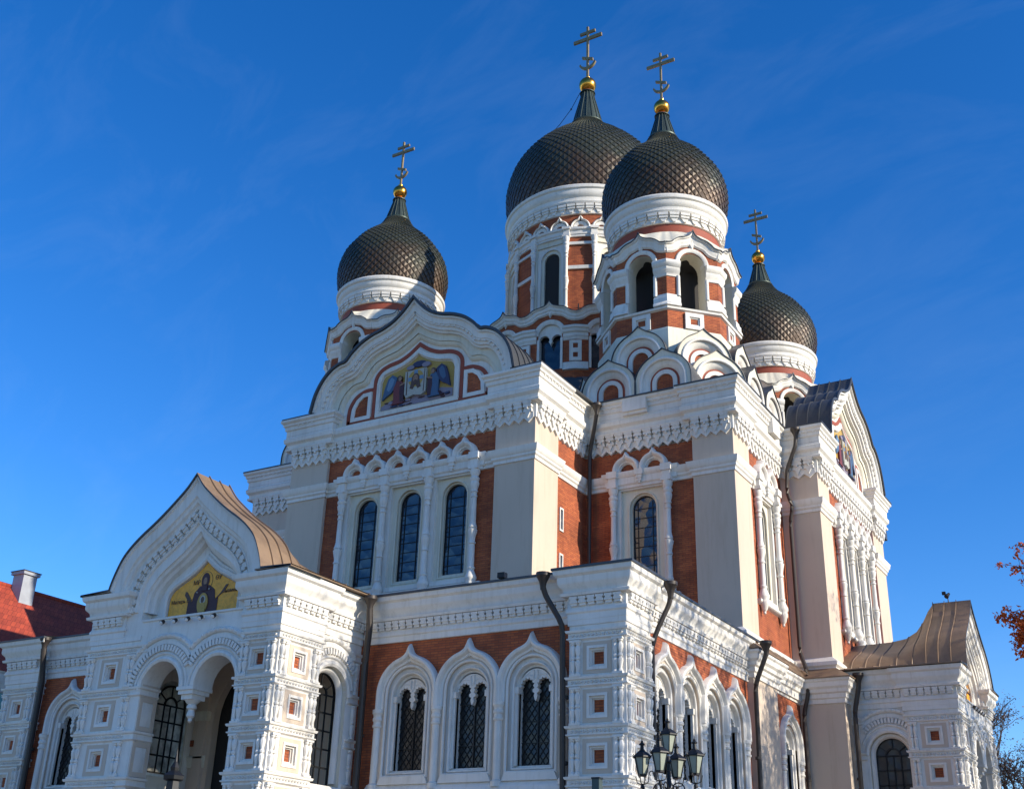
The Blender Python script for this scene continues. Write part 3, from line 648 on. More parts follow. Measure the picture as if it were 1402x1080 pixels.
P1 = [(-32.2, 40), (-32.2, 35.1), (-30.23, 35.1), (-30.23, 35.25), (-21.95, 35.25), (-21.95, 35.1), (-20.2, 35.1), (-20.2, 36.95), (-20.35, 36.95), (-20.35, 39.9)]
mb.mold(P1, COR1, WH)
for pp, pr_ in ((P1[:3] + [(-30.23, 35.4)], COR2), ([(-21.95, 35.4)] + P1[5:], COR2), (P1[:3] + [(-30.23, 35.25), (-29.4, 35.25)], MIDC), ([(-22.7, 35.25), (-21.95, 35.25)] + P1[5:], MIDC)):
    m2 = MB(); m2.mold(pp, pr_, WH); obj('parapet' if pr_ is COR2 else 'string_course', m2, gw)
frieze(mb, FG, -32.15, -30.25); frieze(mb, FG, -30.2, -21.98, d=-.15); frieze(mb, FG, -21.95, -20.25); frieze(mb, FGr, 35.15, 36.95); frieze(mb, FGr, 36.98, 39.4, d=-.15)
dots(mb, FG, -31.9, -30.9); dots(mb, FG, -21.1, -20.2); dots(mb, FGr, 35.0, 36.9); dots(mb, FGr, 37, 39.2, d=.21)
cg = obj('cornice', mb, gw)
upper_bay(FG, -26.04, 3, 2.15, cath)
gable(FG, cG, 1.0, cath)
mb = MB()
for z0, z1 in ((15.34, 16.22), (13.51, 14.39)):
    mb2 = MB(); zc = (z0 + z1) / 2
    mb2.plate(FGr, rectp(37.52, zc, .15, .47), [rectp(37.52, zc, .09, .4)], -.3, -.11, WH)
    mb2.box(FGr, 37.42, 37.62, -.28, -.25, z0, z1, GL); mb2.box(FGr, 37.42, 37.62, -.25, -.2, zc - .02, zc + .02, WH)
    obj('window', mb2, cath)
mb.box(WORLD, -32.65, -30.9, 34.6, 46, 21.14, 21.2, RD); mb.box(WORLD, -21.1, -19.7, 34.6, 39.2, 21.14, 21.2, RD); mb.box(WORLD, -30.9, -20.0, 36.6, 45, 21.16, 21.25, RD)
obj('roof', mb, gw)

# ---- corner block (front right) and its mirror (front left)
FN = Fr(0, 39.45, -pi / 2); FNr = Fr(-13.95, 0, 0)
mb = MB()
c1 = -17.87; sp1 = 2.34
mb.plate(FN, [(-20.4, 10), (-15.55, 10), (-15.55, 19.0), (-20.4, 19.0)], [[(c1 - sp1 / 2, 12.95), (c1 + sp1 / 2, 12.95), (c1 + sp1 / 2, 17.45), (c1 - sp1 / 2, 17.45)]], -.7, -.15, BR, inner=WH)
c2 = 43.08; sp2 = 2.2
mb.plate(FNr, [(41.1, 10), (45.6, 10), (45.6, 19.0), (41.1, 19.0)], [[(c2 - sp2 / 2, 12.95), (c2 + sp2 / 2, 12.95), (c2 + sp2 / 2, 17.45), (c2 - sp2 / 2, 17.45)]], -.7, -.15, BR, inner=WH)
mb.box(WORLD, -15.62, -13.95, 39.45, 41.19, 9.5, 20.4, PL)
mb.box(WORLD, -20.4, -14.7, 40.2, 46, 10, 20.4, DK); mb.box(WORLD, -20.4, -14.2, 39.7, 46, 19, 20.9, WH)
nw = obj('wall', mb, cath)
mb = MB()
P2 = [(-20.4, 39.6), (-15.62, 39.6), (-15.62, 39.45), (-13.95, 39.45), (-13.95, 41.19), (-14.10, 41.19), (-14.10, 45.6)]
mb.mold(P2, COR1, WH); mb.mold(P2, COR2, WH)
part('string_course', [(-20.35, 39.6), (c1 - sp1 / 2 - .15, 39.6)], MIDC, nw); part('string_course', [(c1 + sp1 / 2 + .15, 39.6)] + P2[1:6] + [(-14.10, c2 - sp2 / 2 - .15)], MIDC, nw)
part('base_moulding', [(-14.3, 39.45), (-13.95, 39.45), (-13.95, 41.19), (-14.10, 41.19), (-14.10, 45.6)], [(0, 11.02), (.14, 11.06), (.14, 11.12), (.2, 11.18), (.2, 11.28), (.12, 11.36), (.04, 11.42), (0, 11.46)], nw)
frieze(mb, FN, -20.2, -15.65, d=-.15); frieze(mb, FN, -15.6, -14.0); frieze(mb, FNr, 39.5, 41.15); frieze(mb, FNr, 41.2, 45.2, d=-.15)
dots(mb, FN, -20, -15.7, d=.21); dots(mb, FN, -15.3, -13.8); dots(mb, FNr, 39.4, 41.2); dots(mb, FNr, 41.5, 45, d=.21)
# small projecting panel blocks in the parapet
mb.box(FN, -18.45, -17.4, .0, .28, 20.42, 20.55, WH); mb.box(FN, -18.45, -17.4, .0, .36, 20.55, 21.14, WH); mb.box(FNr, 43.4, 44.3, 0, .36, 20.4, 21.14, WH)
obj('cornice', mb, nw)
upper_bay(FN, c1, 1, sp1, cath); upper_bay(FNr, c2, 1, sp2, cath)
mb = MB()
def slab(mb, pts, z0, z1, m, inset=None, zi=None):
    n = len(pts); v = [(x, y, z0) for x, y in pts] + [(x, y, z1) for x, y in pts]
    mb.add(v, [(i, (i + 1) % n, n + (i + 1) % n, n + i) for i in range(n)] + [tuple(range(n)), tuple(n + i for i in range(n))], m)
slab(mb, [(-20.3, 39.05), (-16.1, 39.05), (-16.1, 38.92), (-13.42, 38.92), (-13.42, 41.7), (-13.55, 41.7), (-13.55, 45.3), (-20.3, 45.3)], 21.14, 21.2, RD)
mb.add([(-20.3, 40.1, 21.2), (-15.3, 40.1, 21.2), (-14.6, 41.6, 21.2), (-14.6, 46.4, 21.2), (-20.3, 46.4, 21.2), (-18.9, 41, 22.6), (-16.6, 41, 22.6), (-15.6, 42, 22.6), (-15.6, 45, 22.6), (-18.9, 45, 22.6)], [(0, 1, 6, 5), (1, 2, 7, 6), (2, 3, 8, 7), (3, 4, 9, 8), (4, 0, 5, 9), (5, 6, 7, 8, 9)], RD)
obj('roof', mb, nw)
mb = MB()
FN2 = Fr(0, 39.3, -pi / 2)
mb.box(WORLD, -38.2, -33.1, 39.3, 46, 9, 20.4, PL); mb.box(WORLD, -33.1, -32.0, 39.45, 46, 10, 19, BR); mb.box(WORLD, -33.1, -32.0, 39.46, 46, 19, 20.4, WH)
mb.box(WORLD, -38.05, -32.0, 46, 55.5, 9, 20.4, PL)
nw2 = obj('wall', mb, cath)
mb = MB(); P3 = [(-38.2, 46), (-38.2, 39.3), (-33.1, 39.3), (-33.1, 39.45), (-32.0, 39.45)]
mb.mold(P3, COR1, WH); mb.mold(P3, COR2, WH); mb.mold(P3, MIDC, WH); frieze(mb, FN2, -38.15, -33.1); dots(mb, FN2, -38.4, -33.2)
obj('cornice', mb, nw2)
mb = MB(); slab(mb, [(-38.72, 38.78), (-32.3, 38.78), (-32.3, 46), (-38.72, 46)], 21.14, 21.2, RD)
mb.add([(-38.0, 40.2, 21.2), (-32, 40.2, 21.2), (-32, 46.4, 21.2), (-38.6, 46.4, 21.2), (-36, 41, 23.2), (-33, 41, 23.2), (-33, 45, 23.2), (-36, 45, 23.2)], [(0, 1, 5, 4), (1, 2, 6, 5), (2, 3, 7, 6), (3, 0, 4, 7), (4, 5, 6, 7)], RD)
obj('roof', mb, nw2)

# ---- south gable block (right)
FT = Fr(-12.5, 0, 0); FTf = Fr(0, 45.5, -pi / 2); cT = 50.75
mb = MB(); spT = 1.78
mb.plate(FT, [(47.0, 10), (54.4, 10), (54.4, 19.0), (47.0, 19.0)], [[(cT - 1.5 * spT, 12.95), (cT + 1.5 * spT, 12.95), (cT + 1.5 * spT, 17.45), (cT - 1.5 * spT, 17.45)]], -.7, -.15, BR, inner=WH)
mb.box(WORLD, -15, -12.5, 45.5, 47.1, 10, 20.4, PL); mb.box(WORLD, -15, -12.5, 54.3, 56.2, 10, 20.4, PL)
mb.box(WORLD, -20, -13.25, 46.5, 56, 10, 20.4, DK); mb.box(WORLD, -14, -12.7, 46.6, 55.5, 19, 20.4, WH)
mb.box(WORLD, -20, -12.1, 45.15, 46.8, 0, 9.7, PL); mb.box(WORLD, -20, -12.25, 46.8, 56.4, 0, 9.7, PL)
tw = obj('wall', mb, cath)
mb = MB()
P4 = [(-15, 45.5), (-12.5, 45.5), (-12.5, 47.1), (-12.65, 47.1), (-12.65, 54.3), (-12.5, 54.3), (-12.5, 56.2), (-15, 56.2)]
mb.mold(P4, COR1, WH)
for pp, pr_ in ((P4[:3] + [(-12.8, 47.1)], COR2), ([(-12.8, 54.3)] + P4[5:], COR2), (P4[:4] + [(-12.65, cT - 1.5 * spT - .15)], MIDC), ([(-12.65, cT + 1.5 * spT + .15)] + P4[4:], MIDC)):
    m2 = MB(); m2.mold(pp, pr_, WH); obj('parapet' if pr_ is COR2 else 'string_course', m2, tw)
part('base_moulding', P4, [(0, 10.9), (.14, 10.94), (.14, 11.02), (.22, 11.1), (.22, 11.24), (.12, 11.34), (.04, 11.4), (0, 11.44)], tw)
part('base_cornice', [(-15, 45.15), (-12.1, 45.15), (-12.1, 46.8), (-12.25, 46.8)], COR_B, tw); m2 = MB(); m2.box(WORLD, -15, -12.2, 45.25, 46.8, 9.6, 10.5, WH); obj('ledge', m2, tw)
frieze(mb, FTf, -14.0, -12.55); frieze(mb, FT, 45.55, 47.08); frieze(mb, FT, 47.15, 54.25, d=-.15); frieze(mb, FT, 54.35, 56.15)
dots(mb, FTf, -13.9, -12.3); dots(mb, FT, 45.4, 46.4)
obj('cornice', mb, tw)
upper_bay(FT, cT, 3, spT, cath)
gable(FT, 50.85, .89, cath)
mb = MB()
mb.loft([(-15, 44.73, 10.53), (-11.68, 44.73, 10.53), (-11.68, 47, 10.53)], [(-15, 45.4, 11.0), (-12.4, 45.4, 11.0), (-12.4, 47, 11.0)], RB)
slab(mb, [(-15, 44.72), (-11.67, 44.72), (-11.67, 47), (-15, 47)], 10.5, 10.54, RB)
slab(mb, [(-16.5, 44.98), (-11.97, 44.98), (-11.97, 46.4), (-16.5, 46.4)], 21.14, 21.2, RD); slab(mb, [(-16.5, 46.3), (-12.7, 46.3), (-12.7, 55.5), (-16.5, 55.5)], 21.14, 21.2, RD); slab(mb, [(-16.5, 55.3), (-11.97, 55.3), (-11.97, 56.7), (-16.5, 56.7)], 21.14, 21.2, RD)
obj('roof', mb, tw)
mb = MB()          # central mass and the far blocks of the cathedral
mb.box(WORLD, -34, -18, 44.5, 57, 10, 22.5, PL)
mb.add([(-34, 44.5, 22.5), (-18, 44.5, 22.5), (-18, 57, 22.5), (-34, 57, 22.5), (-30, 47, 25), (-22, 47, 25), (-22, 55, 25), (-30, 55, 25)], [(0, 1, 5, 4), (1, 2, 6, 5), (2, 3, 7, 6), (3, 0, 4, 7)], RD)
mb.box(WORLD, -38.1, -14.1, 56.2, 62.2, 0, 21.1, PL); mb.box(WORLD, -38.1, -15, 45.8, 62.2, 0, 9.8, PL)
mb.box(WORLD, -20.6, -13.6, 56, 62.4, 21.1, 21.6, RD)
obj('wall', mb, cath)
# ================================================================= towers and domes
def sample(prof, f):                              # walk along a (r,z) profile with step f(r)
    out = [prof[0]]; i = 0; cur = prof[0]
    need = f(cur[0])
    while i < len(prof) - 1:
        nx = prof[i + 1]; L = hypot(nx[0] - cur[0], nx[1] - cur[1])
        if L >= need:
            t = need / L; cur = (cur[0] + (nx[0] - cur[0]) * t, cur[1] + (nx[1] - cur[1]) * t); out.append(cur); need = f(cur[0])
        else: need -= L; cur = nx; i += 1
    return out
def dome(name, cx, cy, prof, N, parent):
    prof = smooth(prof, 6)
    P = sample(prof, lambda r: max(.062, r * pi / N * .98)); K = len(P)
    nrm = []
    for i in range(K):
        a = P[max(i - 1, 0)]; b = P[min(i + 1, K - 1)]; L = hypot(b[0] - a[0], b[1] - a[1]); nrm.append(((b[1] - a[1]) / L, -(b[0] - a[0]) / L))
    mb = MB(); jr = random.Random(5)
    mb.lathe(cx, cy, [(r - .05, z) for r, z in P], N * 2, DM)
    def pt(i, ang, out): r, z = P[i]; n = nrm[i]; r += n[0] * out; return (cx + r * cos(ang), cy + r * sin(ang), z + n[1] * out)
    for k in range(1, K - 1):
        w = pi / N; sc_ = min(1, P[k][0] / 2.2) * .038 + .01
        for j in range(N):
            a = 2 * pi * j / N + (w if k % 2 else 0); sj = sc_ * jr.uniform(.7, 1.3)
            b0 = pt(k - 1, a, sj); l = pt(k, a - w, .0); r = pt(k, a + w, .0); t = pt(k + 1, a, -.02)
            ml = pt(k, a, sc_ * .75)
            b1 = pt(k - 1, a, -.01)
            mb.add([b0, l, t, r, ml, b1], [(0, 4, 1), (0, 3, 4), (1, 4, 2), (4, 3, 2), (0, 1, 5), (0, 5, 3)], DM)
    o = obj(name, mb, parent, smooth=False)
    me = o.data; at = me.attributes.new('patina', 'FLOAT', 'POINT'); z0 = P[0][1]; z1 = P[-1][1]
    at.data.foreach_set('value', [max(0, min(1, (v.co.z - z0) / (z1 - z0))) for v in me.vertices])
    return o
def spire(cx, cy, z0, z1, r0, r1, parent):
    mb = MB(); N = 16; H = z1 - z0
    pr = [(r0 * 1.12, z0 - .06), (r0 * 1.14, z0), (r0, z0 + .05), (r0 * .80 + r1 * .2, z0 + H * .22), (r0 * .42 + r1 * .58, z0 + H * .55), (r1 * 1.1, z0 + H * .85), (r1, z1 - .06), (r1 * 1.25, z1 - .05), (r1 * 1.25, z1), (0, z1 + .02)]
    mb.lathe(cx, cy, pr, 32, SPK)
    for j in range(N):
        a = 2 * pi * j / N; pts = [(cx + (r + .012) * cos(a), cy + (r + .012) * sin(a), z) for r, z in pr[2:7]]
        mb.tube(pts, .028 * (r0 / .7) ** .5, SPK, 5)
    obj('spire', mb, parent)
def cross(cx, cy, zb, H, W, parent):
    F = Fr(cx, cy, -pi / 2); mb = MB(); t = .046 * H / 3; g = t * 1.1
    mb.box(F, -t, t, -g, g, zb, zb + H, CX)
    mb.box(F, -W / 2, W / 2, -g * .9, g * .9, zb + H * .745, zb + H * .80, CX)
    mb.box(F, -W * .27, W * .27, -g * .9, g * .9, zb + H * .87, zb + H * .915, CX)
    mb.prism(F, [(-W * .19, zb + H * .41), (W * .19, zb + H * .33), (W * .19, zb + H * .375), (-W * .19, zb + H * .455)], -g * .9, g * .9, CX)
    o = [(W * .30 * sin(radians(a)), zb + H * .33 - W * .30 * cos(radians(a))) for a in range(-75, 76, 10)]
    i = [(W * .30 * sin(radians(a)) * .86, zb + H * .35 - W * .245 * cos(radians(a)) ) for a in range(75, -76, -10)]
    mb.prism(F, o + i, -g * .9, g * .9, CX)
    obj('cross', mb, parent, smooth=False)
def octpts(cx, cy, ap, n=8, ph=0.0):
    R = ap / cos(pi / n); return [(cx + R * cos(ph + pi / n + 2 * pi * i / n), cy + R * sin(ph + pi / n + 2 * pi * i / n)) for i in range(n)]
def corner_paths(cx, cy, ap, n, ph, half):
    P = octpts(cx, cy, ap, n, ph); out = []
    for i in range(n):
        p = P[i]; a = P[i - 1]; b = P[(i + 1) % n]
        la = hypot(a[0] - p[0], a[1] - p[1]); lb = hypot(b[0] - p[0], b[1] - p[1])
        out.append([(p[0] + (a[0] - p[0]) * half / la, p[1] + (a[1] - p[1]) * half / la), p, (p[0] + (b[0] - p[0]) * half / lb, p[1] + (b[1] - p[1]) * half / lb)])
    return out
def ring_consoles(mb, cx, cy, r, z0, z1, n):
    h = z1 - z0
    for i in range(n):
        F = Fr(cx, cy, 2 * pi * (i + .5) / n).shift(dd=r); p = 2 * pi * r / n
        mb.prism(F, [(-p * .36, z0 + h * .42), (p * .36, z0 + h * .42), (p * .12, z0), (-p * .12, z0)], -.05, .08, WH)
        mb.box(F, -p * .42, p * .42, -.05, .13, z0 + h * .42, z0 + h * .7, WH); mb.box(F, -p * .46, p * .46, -.05, .17, z0 + h * .7, z1, WH)
def bell_tower(cx, cy, dz=0.0):
    Z = lambda v: v + dz; h = 2.88 * math.tan(pi / 8); ap = 2.88; mb = MB()
    top = [(0, 29.42), (.12, 29.2), (.35, 29.06), (.62, 28.98), (.84, 28.84), (.98, 28.70), (h, 28.64)]
    hc = mirror_half(smooth([(a, Z(b)) for a, b in top], 3), 0); hx = [(hc[0][0] - .09, hc[0][1])] + hc + [(hc[-1][0] + .09, hc[-1][1])]
    for i in range(8):
        F = Fr(cx, cy, 2 * pi * i / 8).shift(dd=ap)
        mb.plate(F, [(-h, Z(25.5)), (h, Z(25.5))] + [(x, z - .05) for x, z in hc[::-1]], [archpoly(0, .60, Z(25.6), Z(27.78))], -.78, -.02, BR, inner=CR)
        mb.band(F, arc(0, Z(27.85), .68, 180, 0, 16), [(-.1, -.4), (-.1, .02), (-.06, .05), (.06, .06), (.1, .03), (.1, -.03)], WH)
        mb.band(F, hx, [(0, -.05), (0, .22), (-.05, .2), (-.08, .13), (-.2, .12), (-.24, .09), (-.34, .08), (-.40, .0)], WH)
        # pillar shafts at the jambs
        for e in (-.66, .66):
            x, y, _ = F(e, .0, 0); mb.lathe(x, y, [(.09, Z(26.15)), (.085, Z(27.15))], 10, WH)
        # panel
        mb.plate(F, rectp(0, Z(25.0), .42, .38), [rectp(0, Z(25.0), .24, .2)], -.05, .09, WH)
        mb.plate(F, rectp(0, Z(25.0), .26, .22), [rectp(0, Z(25.0), .17, .14)], -.05, .03, WH)
        # skirt roof from the wavy hoods to the ring
        A = [F(x * (ap + .22) / ap, .22, z) for x, z in hc]; B = []
        for x, z in hc:
            a = F.ang + math.atan2(x, ap); B.append((cx + 2.44 * cos(a), cy + 2.44 * sin(a), Z(29.74)))
        mb.loft(A, B, CR)
        mb.band(F, hx, [(.0, .16), (.03, .16), (.03, .27), (0, .27), (0, .16)], RD)
        mb.plate(F, [(-h, Z(24.62)), (h, Z(24.62)), (h, Z(25.5)), (-h, Z(25.5))], [], -.3, -.0, BR)
    P = octpts(cx, cy, ap)
    mb.mold(P, [(-.1, Z(23.0)), (.05, Z(23.0)), (.05, Z(24.5)), (.0, Z(24.62)), (-.1, Z(24.63))], CR, closed=True)
    mb.mold(P, [(0, Z(25.42)), (.1, Z(25.47)), (.12, Z(25.56)), (0, Z(25.62)), (-.4, Z(25.63))], WH, closed=True)
    for c in corner_paths(cx, cy, ap - .02, 8, 0, .58):
        mb.mold(c, [(0, Z(25.6)), (.18, Z(25.62)), (.16, Z(25.75)), (.12, Z(25.8)), (.12, Z(26.02)), (.05, Z(26.12)), (.05, Z(26.2)), (0, Z(26.22))], WH)
        mb.mold(c, [(0, Z(27.08)), (.04, Z(27.1)), (.05, Z(27.25)), (.12, Z(27.34)), (.13, Z(27.5)), (.22, Z(27.6)), (.24, Z(27.76)), (.2, Z(27.84)), (0, Z(27.86))], WH)
    mb.lathe(cx, cy, [(1.7, Z(25.5)), (1.7, Z(28.2)), (2.4, Z(28.4))], 16, DK)  # dark core added to stand in for the shade inside the belfry
    mb.lathe(cx, cy, [(2.42, Z(29.5)), (2.46, Z(29.72)), (2.48, Z(30.12))], 48, RP)
    mb.lathe(cx, cy, [(2.46, Z(30.1)), (2.56, Z(30.12)), (2.56, Z(30.6)), (2.70, Z(30.62)), (2.74, Z(30.7)), (2.68, Z(30.76)), (2.68, Z(30.9)), (2.76, Z(30.98)), (2.80, Z(31.1)), (2.80, Z(31.22)), (2.88, Z(31.28)), (2.90, Z(31.4)), (2.84, Z(31.5)), (2.4, Z(31.5))], 64, WH)
    ring_consoles(mb, cx, cy, 2.54, Z(30.16), Z(30.6), 34)
    t = obj('tower', mb, cath)
    DP = [(2.70, 31.42), (2.78, 31.7), (2.89, 32.2), (2.95, 32.8), (2.88, 33.4), (2.68, 34.0), (2.34, 34.55), (1.98, 35.05), (1.50, 35.5), (1.14, 35.85), (.88, 36.2), (.70, 36.55)]
    dome('dome', cx, cy, [(r, Z(z)) for r, z in DP], 48, t)
    spire(cx, cy, Z(36.55), Z(37.95), .64, .30, t)
    b = MB(); b.sphere((cx, cy, Z(38.48)), .40, GO, 24, 14); b.lathe(cx, cy, [(.2, Z(37.95)), (.26, Z(38.02)), (.16, Z(38.12))], 16, GO); b.lathe(cx, cy, [(.12, Z(38.84)), (.14, Z(38.95)), (.07, Z(39.02))], 12, GO); obj('ball', b, t)
    cross(cx, cy, Z(38.85), 3.05, 1.5, t)
    return t
bell_tower(-18.0, 43.1); bell_tower(-33.85, 43.05, .05); bell_tower(-18.45, 58.3, -.35); bell_tower(-33.9, 58.5)

def kokoshnik(F, c, z0, R, tip, depth, zb):
    mb = MB(); k = keel(c, z0, R, tip, a=64)
    body = [(c - R, zb)] + k + [(c + R, zb)]
    def ap(f): return archpoly(c, R * f, zb - .0, z0, 18)
    def ushape(o, i): return o + i[::-1]
    mb.prism(F, ushape(body, ap(.82)), -.35, 0, CR)
    mb.band(F, [(c - R * .80, zb)] + arc(c, z0, R * .80, 180, 0, 18) + [(c + R * .80, zb)], ROLL(.07, .07), WH)
    mb.band(F, [(c - R * .72, zb)] + arc(c, z0, R * .72, 180, 0, 18) + [(c + R * .72, zb)], [(.08, -.02), (.0, -.06), (-.1, -.1), (-.22, -.2), (-.24, -.24)], WH)
    mb.prism(F, ushape(ap(.56), ap(.43)), -.33, -.22, RP)
    mb.prism(F, ushape(ap(.45), ap(.30)), -.33, -.18, WH)
    mb.prism(F, ap(.32), -.33, -.27, BR)
    mb.prism(F, ap(.9), -.36, -.335, CR)
    o = obj('kokoshnik', mb, cath)
    r = MB(); r.band(F, body, [(0, .05), (.035, .05), (.035, -depth), (0, -depth)], RD); obj('roof', r, o)
    return o
kokoshnik(Fr(0, 39.4, -pi / 2), -19.2, 21.76, 1.22, 1.42, 1.9, 21.15)
kokoshnik(Fr(0, 39.4, -pi / 2), -16.76, 21.76, 1.22, 1.42, 1.9, 21.15)
kokoshnik(Fr(-14.95, 40.9, -pi / 4), 0, 21.95, 1.2, 1.42, 1.9, 21.1)
kokoshnik(Fr(-14.15, 43.15, 0), 0, 22.0, 1.1, 1.42, 1.6, 21.15)
kokoshnik(Fr(-14.15, 45.45, 0), 0, 22.0, 1.1, 1.42, 1.6, 21.15)
kokoshnik(Fr(0, 39.87, -pi / 2), -18.03, 23.2, 1.24, 1.5, 1.0, 22.3)
kokoshnik(Fr(-15.45, 40.75, -pi / 4), 0, 22.95, 1.2, 1.45, 1.2, 22.3)
kokoshnik(Fr(-14.6, 43.1, 0), 0, 23.1, 1.15, 1.42, 1.0, 22.3)
kokoshnik(Fr(-21.3, 41.2, -3 * pi / 4), 0, 22.2, 1.1, 1.4, 1.0, 21.4)
kokoshnik(Fr(0, 39.7, -pi / 2), -35.9, 21.9, 1.25, 1.45, 1.8, 21.15)
kokoshnik(Fr(0, 39.7, -pi / 2), -33.3, 21.9, 1.25, 1.45, 1.8, 21.15)

def central_tower(cx, cy):
    mb = MB(); n = 16; ap = 6.62; h = ap * math.tan(pi / 16); ph = pi / 16
    top = [(0, 29.80), (.15, 29.58), (.42, 29.47), (.72, 29.40), (.96, 29.26), (1.14, 29.12), (h, 29.06)]
    hc = mirror_half(smooth(top, 3), 0); hx = [(hc[0][0] - .045, hc[0][1])] + hc + [(hc[-1][0] + .045, hc[-1][1])]
    for i in range(n):
        F = Fr(cx, cy, ph + 2 * pi * i / n).shift(dd=ap)
        mb.plate(F, [(-h, 25.4), (h, 25.4)] + [(x, z - .05) for x, z in hc[::-1]], [archpoly(0, .62, 26.1, 28.0)], -.55, -.02, BR, inner=WH)
        mb.band(F, arc(0, 28.02, .72, 180, 0, 14), [(-.12, -.3), (-.12, .02), (-.06, .05), (.08, .07), (.12, .03), (.12, -.03)], WH)
        mb.band(F, hx, [(0, -.05), (0, .24), (-.05, .22), (-.08, .15), (-.22, .13), (-.26, .09), (-.36, .08), (-.42, .0)], WH)
        mb.band(F, hx, [(.0, .17), (.03, .17), (.03, .28), (0, .28), (0, .17)], RD)
        # twin-arched head with a pendant
        tp = arc(0, 28.0, .64, 0, 180, 12) + [(-.64, 27.75)] + arc(-.32, 27.8, .26, 180, 0, 8) + [(-.05, 27.78), (-.1, 27.72), (-.03, 27.6), (0, 27.5), (.03, 27.6), (.1, 27.72), (.05, 27.78)] + arc(.32, 27.8, .26, 180, 0, 8) + [(.64, 27.75)]
        mb.prism(F, tp, -.3, -.12, WH)
        mb.box(F, -.62, .62, -.5, -.45, 26.1, 28.5, GL)
        for e in (-.6, .6): mb.box(F, e - .06, e + .06, -.35, .02, 26.1, 27.8, WH)
        A = [F(x * (ap + .22) / ap, .22, z) for x, z in hc]; B = [(cx + 5.6 * cos(F.ang + math.atan2(x, ap)), cy + 5.6 * sin(F.ang + math.atan2(x, ap)), 29.2) for x, z in hc]
        mb.loft(A, B, RD)
        # pier panel between two windows
        G = Fr(cx, cy, 2 * pi * i / n).shift(dd=ap / cos(pi / 16) - .03)
        mb.plate(G, rectp(0, 27.0, .30, .55), [rectp(0, 27.26, .12, .13), rectp(0, 26.76, .12, .13)], -.1, .06, WH)
        for z in (27.26, 26.76): mb.box(G, -.13, .13, -.05, .01, z - .14, z + .14, BR)
    for c in corner_paths(cx, cy, ap - .02, n, ph, .62):
        mb.mold(c, [(0, 27.6), (.05, 27.62), (.06, 27.75), (.1, 27.8), (.1, 27.95), (.18, 28.02), (.2, 28.14), (.26, 28.2), (.26, 28.32), (0, 28.34)], WH)
        mb.mold(c, [(0, 25.95), (.14, 25.98), (.12, 26.1), (.08, 26.2), (.08, 26.36), (.02, 26.42), (0, 26.43)], WH)
    mb.lathe(cx, cy, [(6.4, 22.0), (6.9, 25.2), (6.7, 25.6)], 48, RD)
    mb.lathe(cx, cy, [(5.7, 29.15), (5.5, 29.35), (4.3, 29.5)], 48, GR)
    r = 4.32
    mb.lathe(cx, cy, [(r - .3, 29.4), (r - .3, 36.5)], 48, DK)
    for i in range(8):
        F = Fr(cx, cy, 2 * pi * i / 8).shift(dd=r * .985)
        mb.plate(F, [(-1.03, 29.4), (1.03, 29.4), (1.03, 35.2), (-1.03, 35.2)], [archpoly(0, .62, 30.5, 33.9)], -.3, -.05, WH)
        mb.plate(F, [(-.95, 30.3), (.95, 30.3), (.95, 34.9), (-.95, 34.9)], [archpoly(0, .45, 30.7, 33.87)], -.34, -.15, CR)
        mb.plate(F, [(-.98, 30.1), (.98, 30.1), (.98, 35.0), (-.98, 35.0)], [rectp(0, 32.6, .8, 2.1)], -.1, .03, CR)
        mb.box(F, -.5, .5, -.32, -.28, 30.6, 34.4, GL)
        for q in range(1, 6): mb.box(F, -.45, .45, -.28, -.26, 30.7 + q * .6, 30.73 + q * .6, IR)
        mb.box(F, -.012, .012, -.28, -.26, 30.7, 34.3, IR)
        G = Fr(cx, cy, 2 * pi * (i + .5) / 8).shift(dd=r)
        mb.plate(G, [(-.72, 29.4), (.72, 29.4), (.72, 35.2), (-.72, 35.2)], [], -.3, -.0, BR)
        mb.box(G, -.7, .7, 0, .09, 33.0, 33.2, WH); mb.box(G, -.7, .7, 0, .1, 30.2, 30.5, WH); mb.box(G, -.7, .7, 0, .09, 34.5, 34.66, WH)
        for sg, fr, e in ((-1, F, 1.0), (1, F, 1.0)):
            x, y, _ = fr(sg * e, .12, 0); column(mb, x, y, 30.1, 34.95, .105, WH, 10)
            a = math.atan2(y - cy, x - cx); K = Fr(cx, cy, a).shift(dd=r); mb.box(K, -.2, .2, -.1, .28, 34.95, 35.1, WH); mb.box(K, -.17, .17, -.1, .22, 35.1, 35.4, WH); mb.box(K, -.22, .22, -.1, .3, 35.4, 35.55, WH); mb.box(K, -.25, .25, -.1, .34, 29.5, 30.1, WH)
    mb.lathe(cx, cy, [(4.2, 34.95), (4.4, 35.0), (4.4, 35.1), (4.44, 35.14), (4.44, 35.34), (4.52, 35.4), (4.54, 35.52), (4.2, 35.56)], 64, WH)
    mb.lathe(cx, cy, [(4.28, 35.5), (4.3, 36.45)], 64, BR)
    for i in range(24):
        F = Fr(cx, cy, 2 * pi * (i + .5) / 24).shift(dd=4.30); k = keel(0, 35.55, .44, .66); mb.band(F, [(-.44, 35.5)] + k + [(.44, 35.5)], [(-.02, -.05), (-.02, .12), (.04, .2), (.1, .12), (.1, -.05)], WH)
        mb.band(F, arc(0, 35.55, .30, 180, 0, 8), [(-.08, -.05), (-.08, .06), (.09, .1), (.09, -.05)], WH)
    mb.lathe(cx, cy, [(4.3, 36.42), (4.4, 36.44), (4.4, 37.0), (4.56, 37.02), (4.6, 37.12), (4.52, 37.18), (4.52, 37.4), (4.62, 37.5), (4.66, 37.7), (4.66, 37.85), (4.74, 37.92), (4.76, 38.06), (4.68, 38.15), (4.2, 38.15)], 96, WH)
    ring_consoles(mb, cx, cy, 4.38, 36.5, 37.0, 56)
    t = obj('tower', mb, cath)
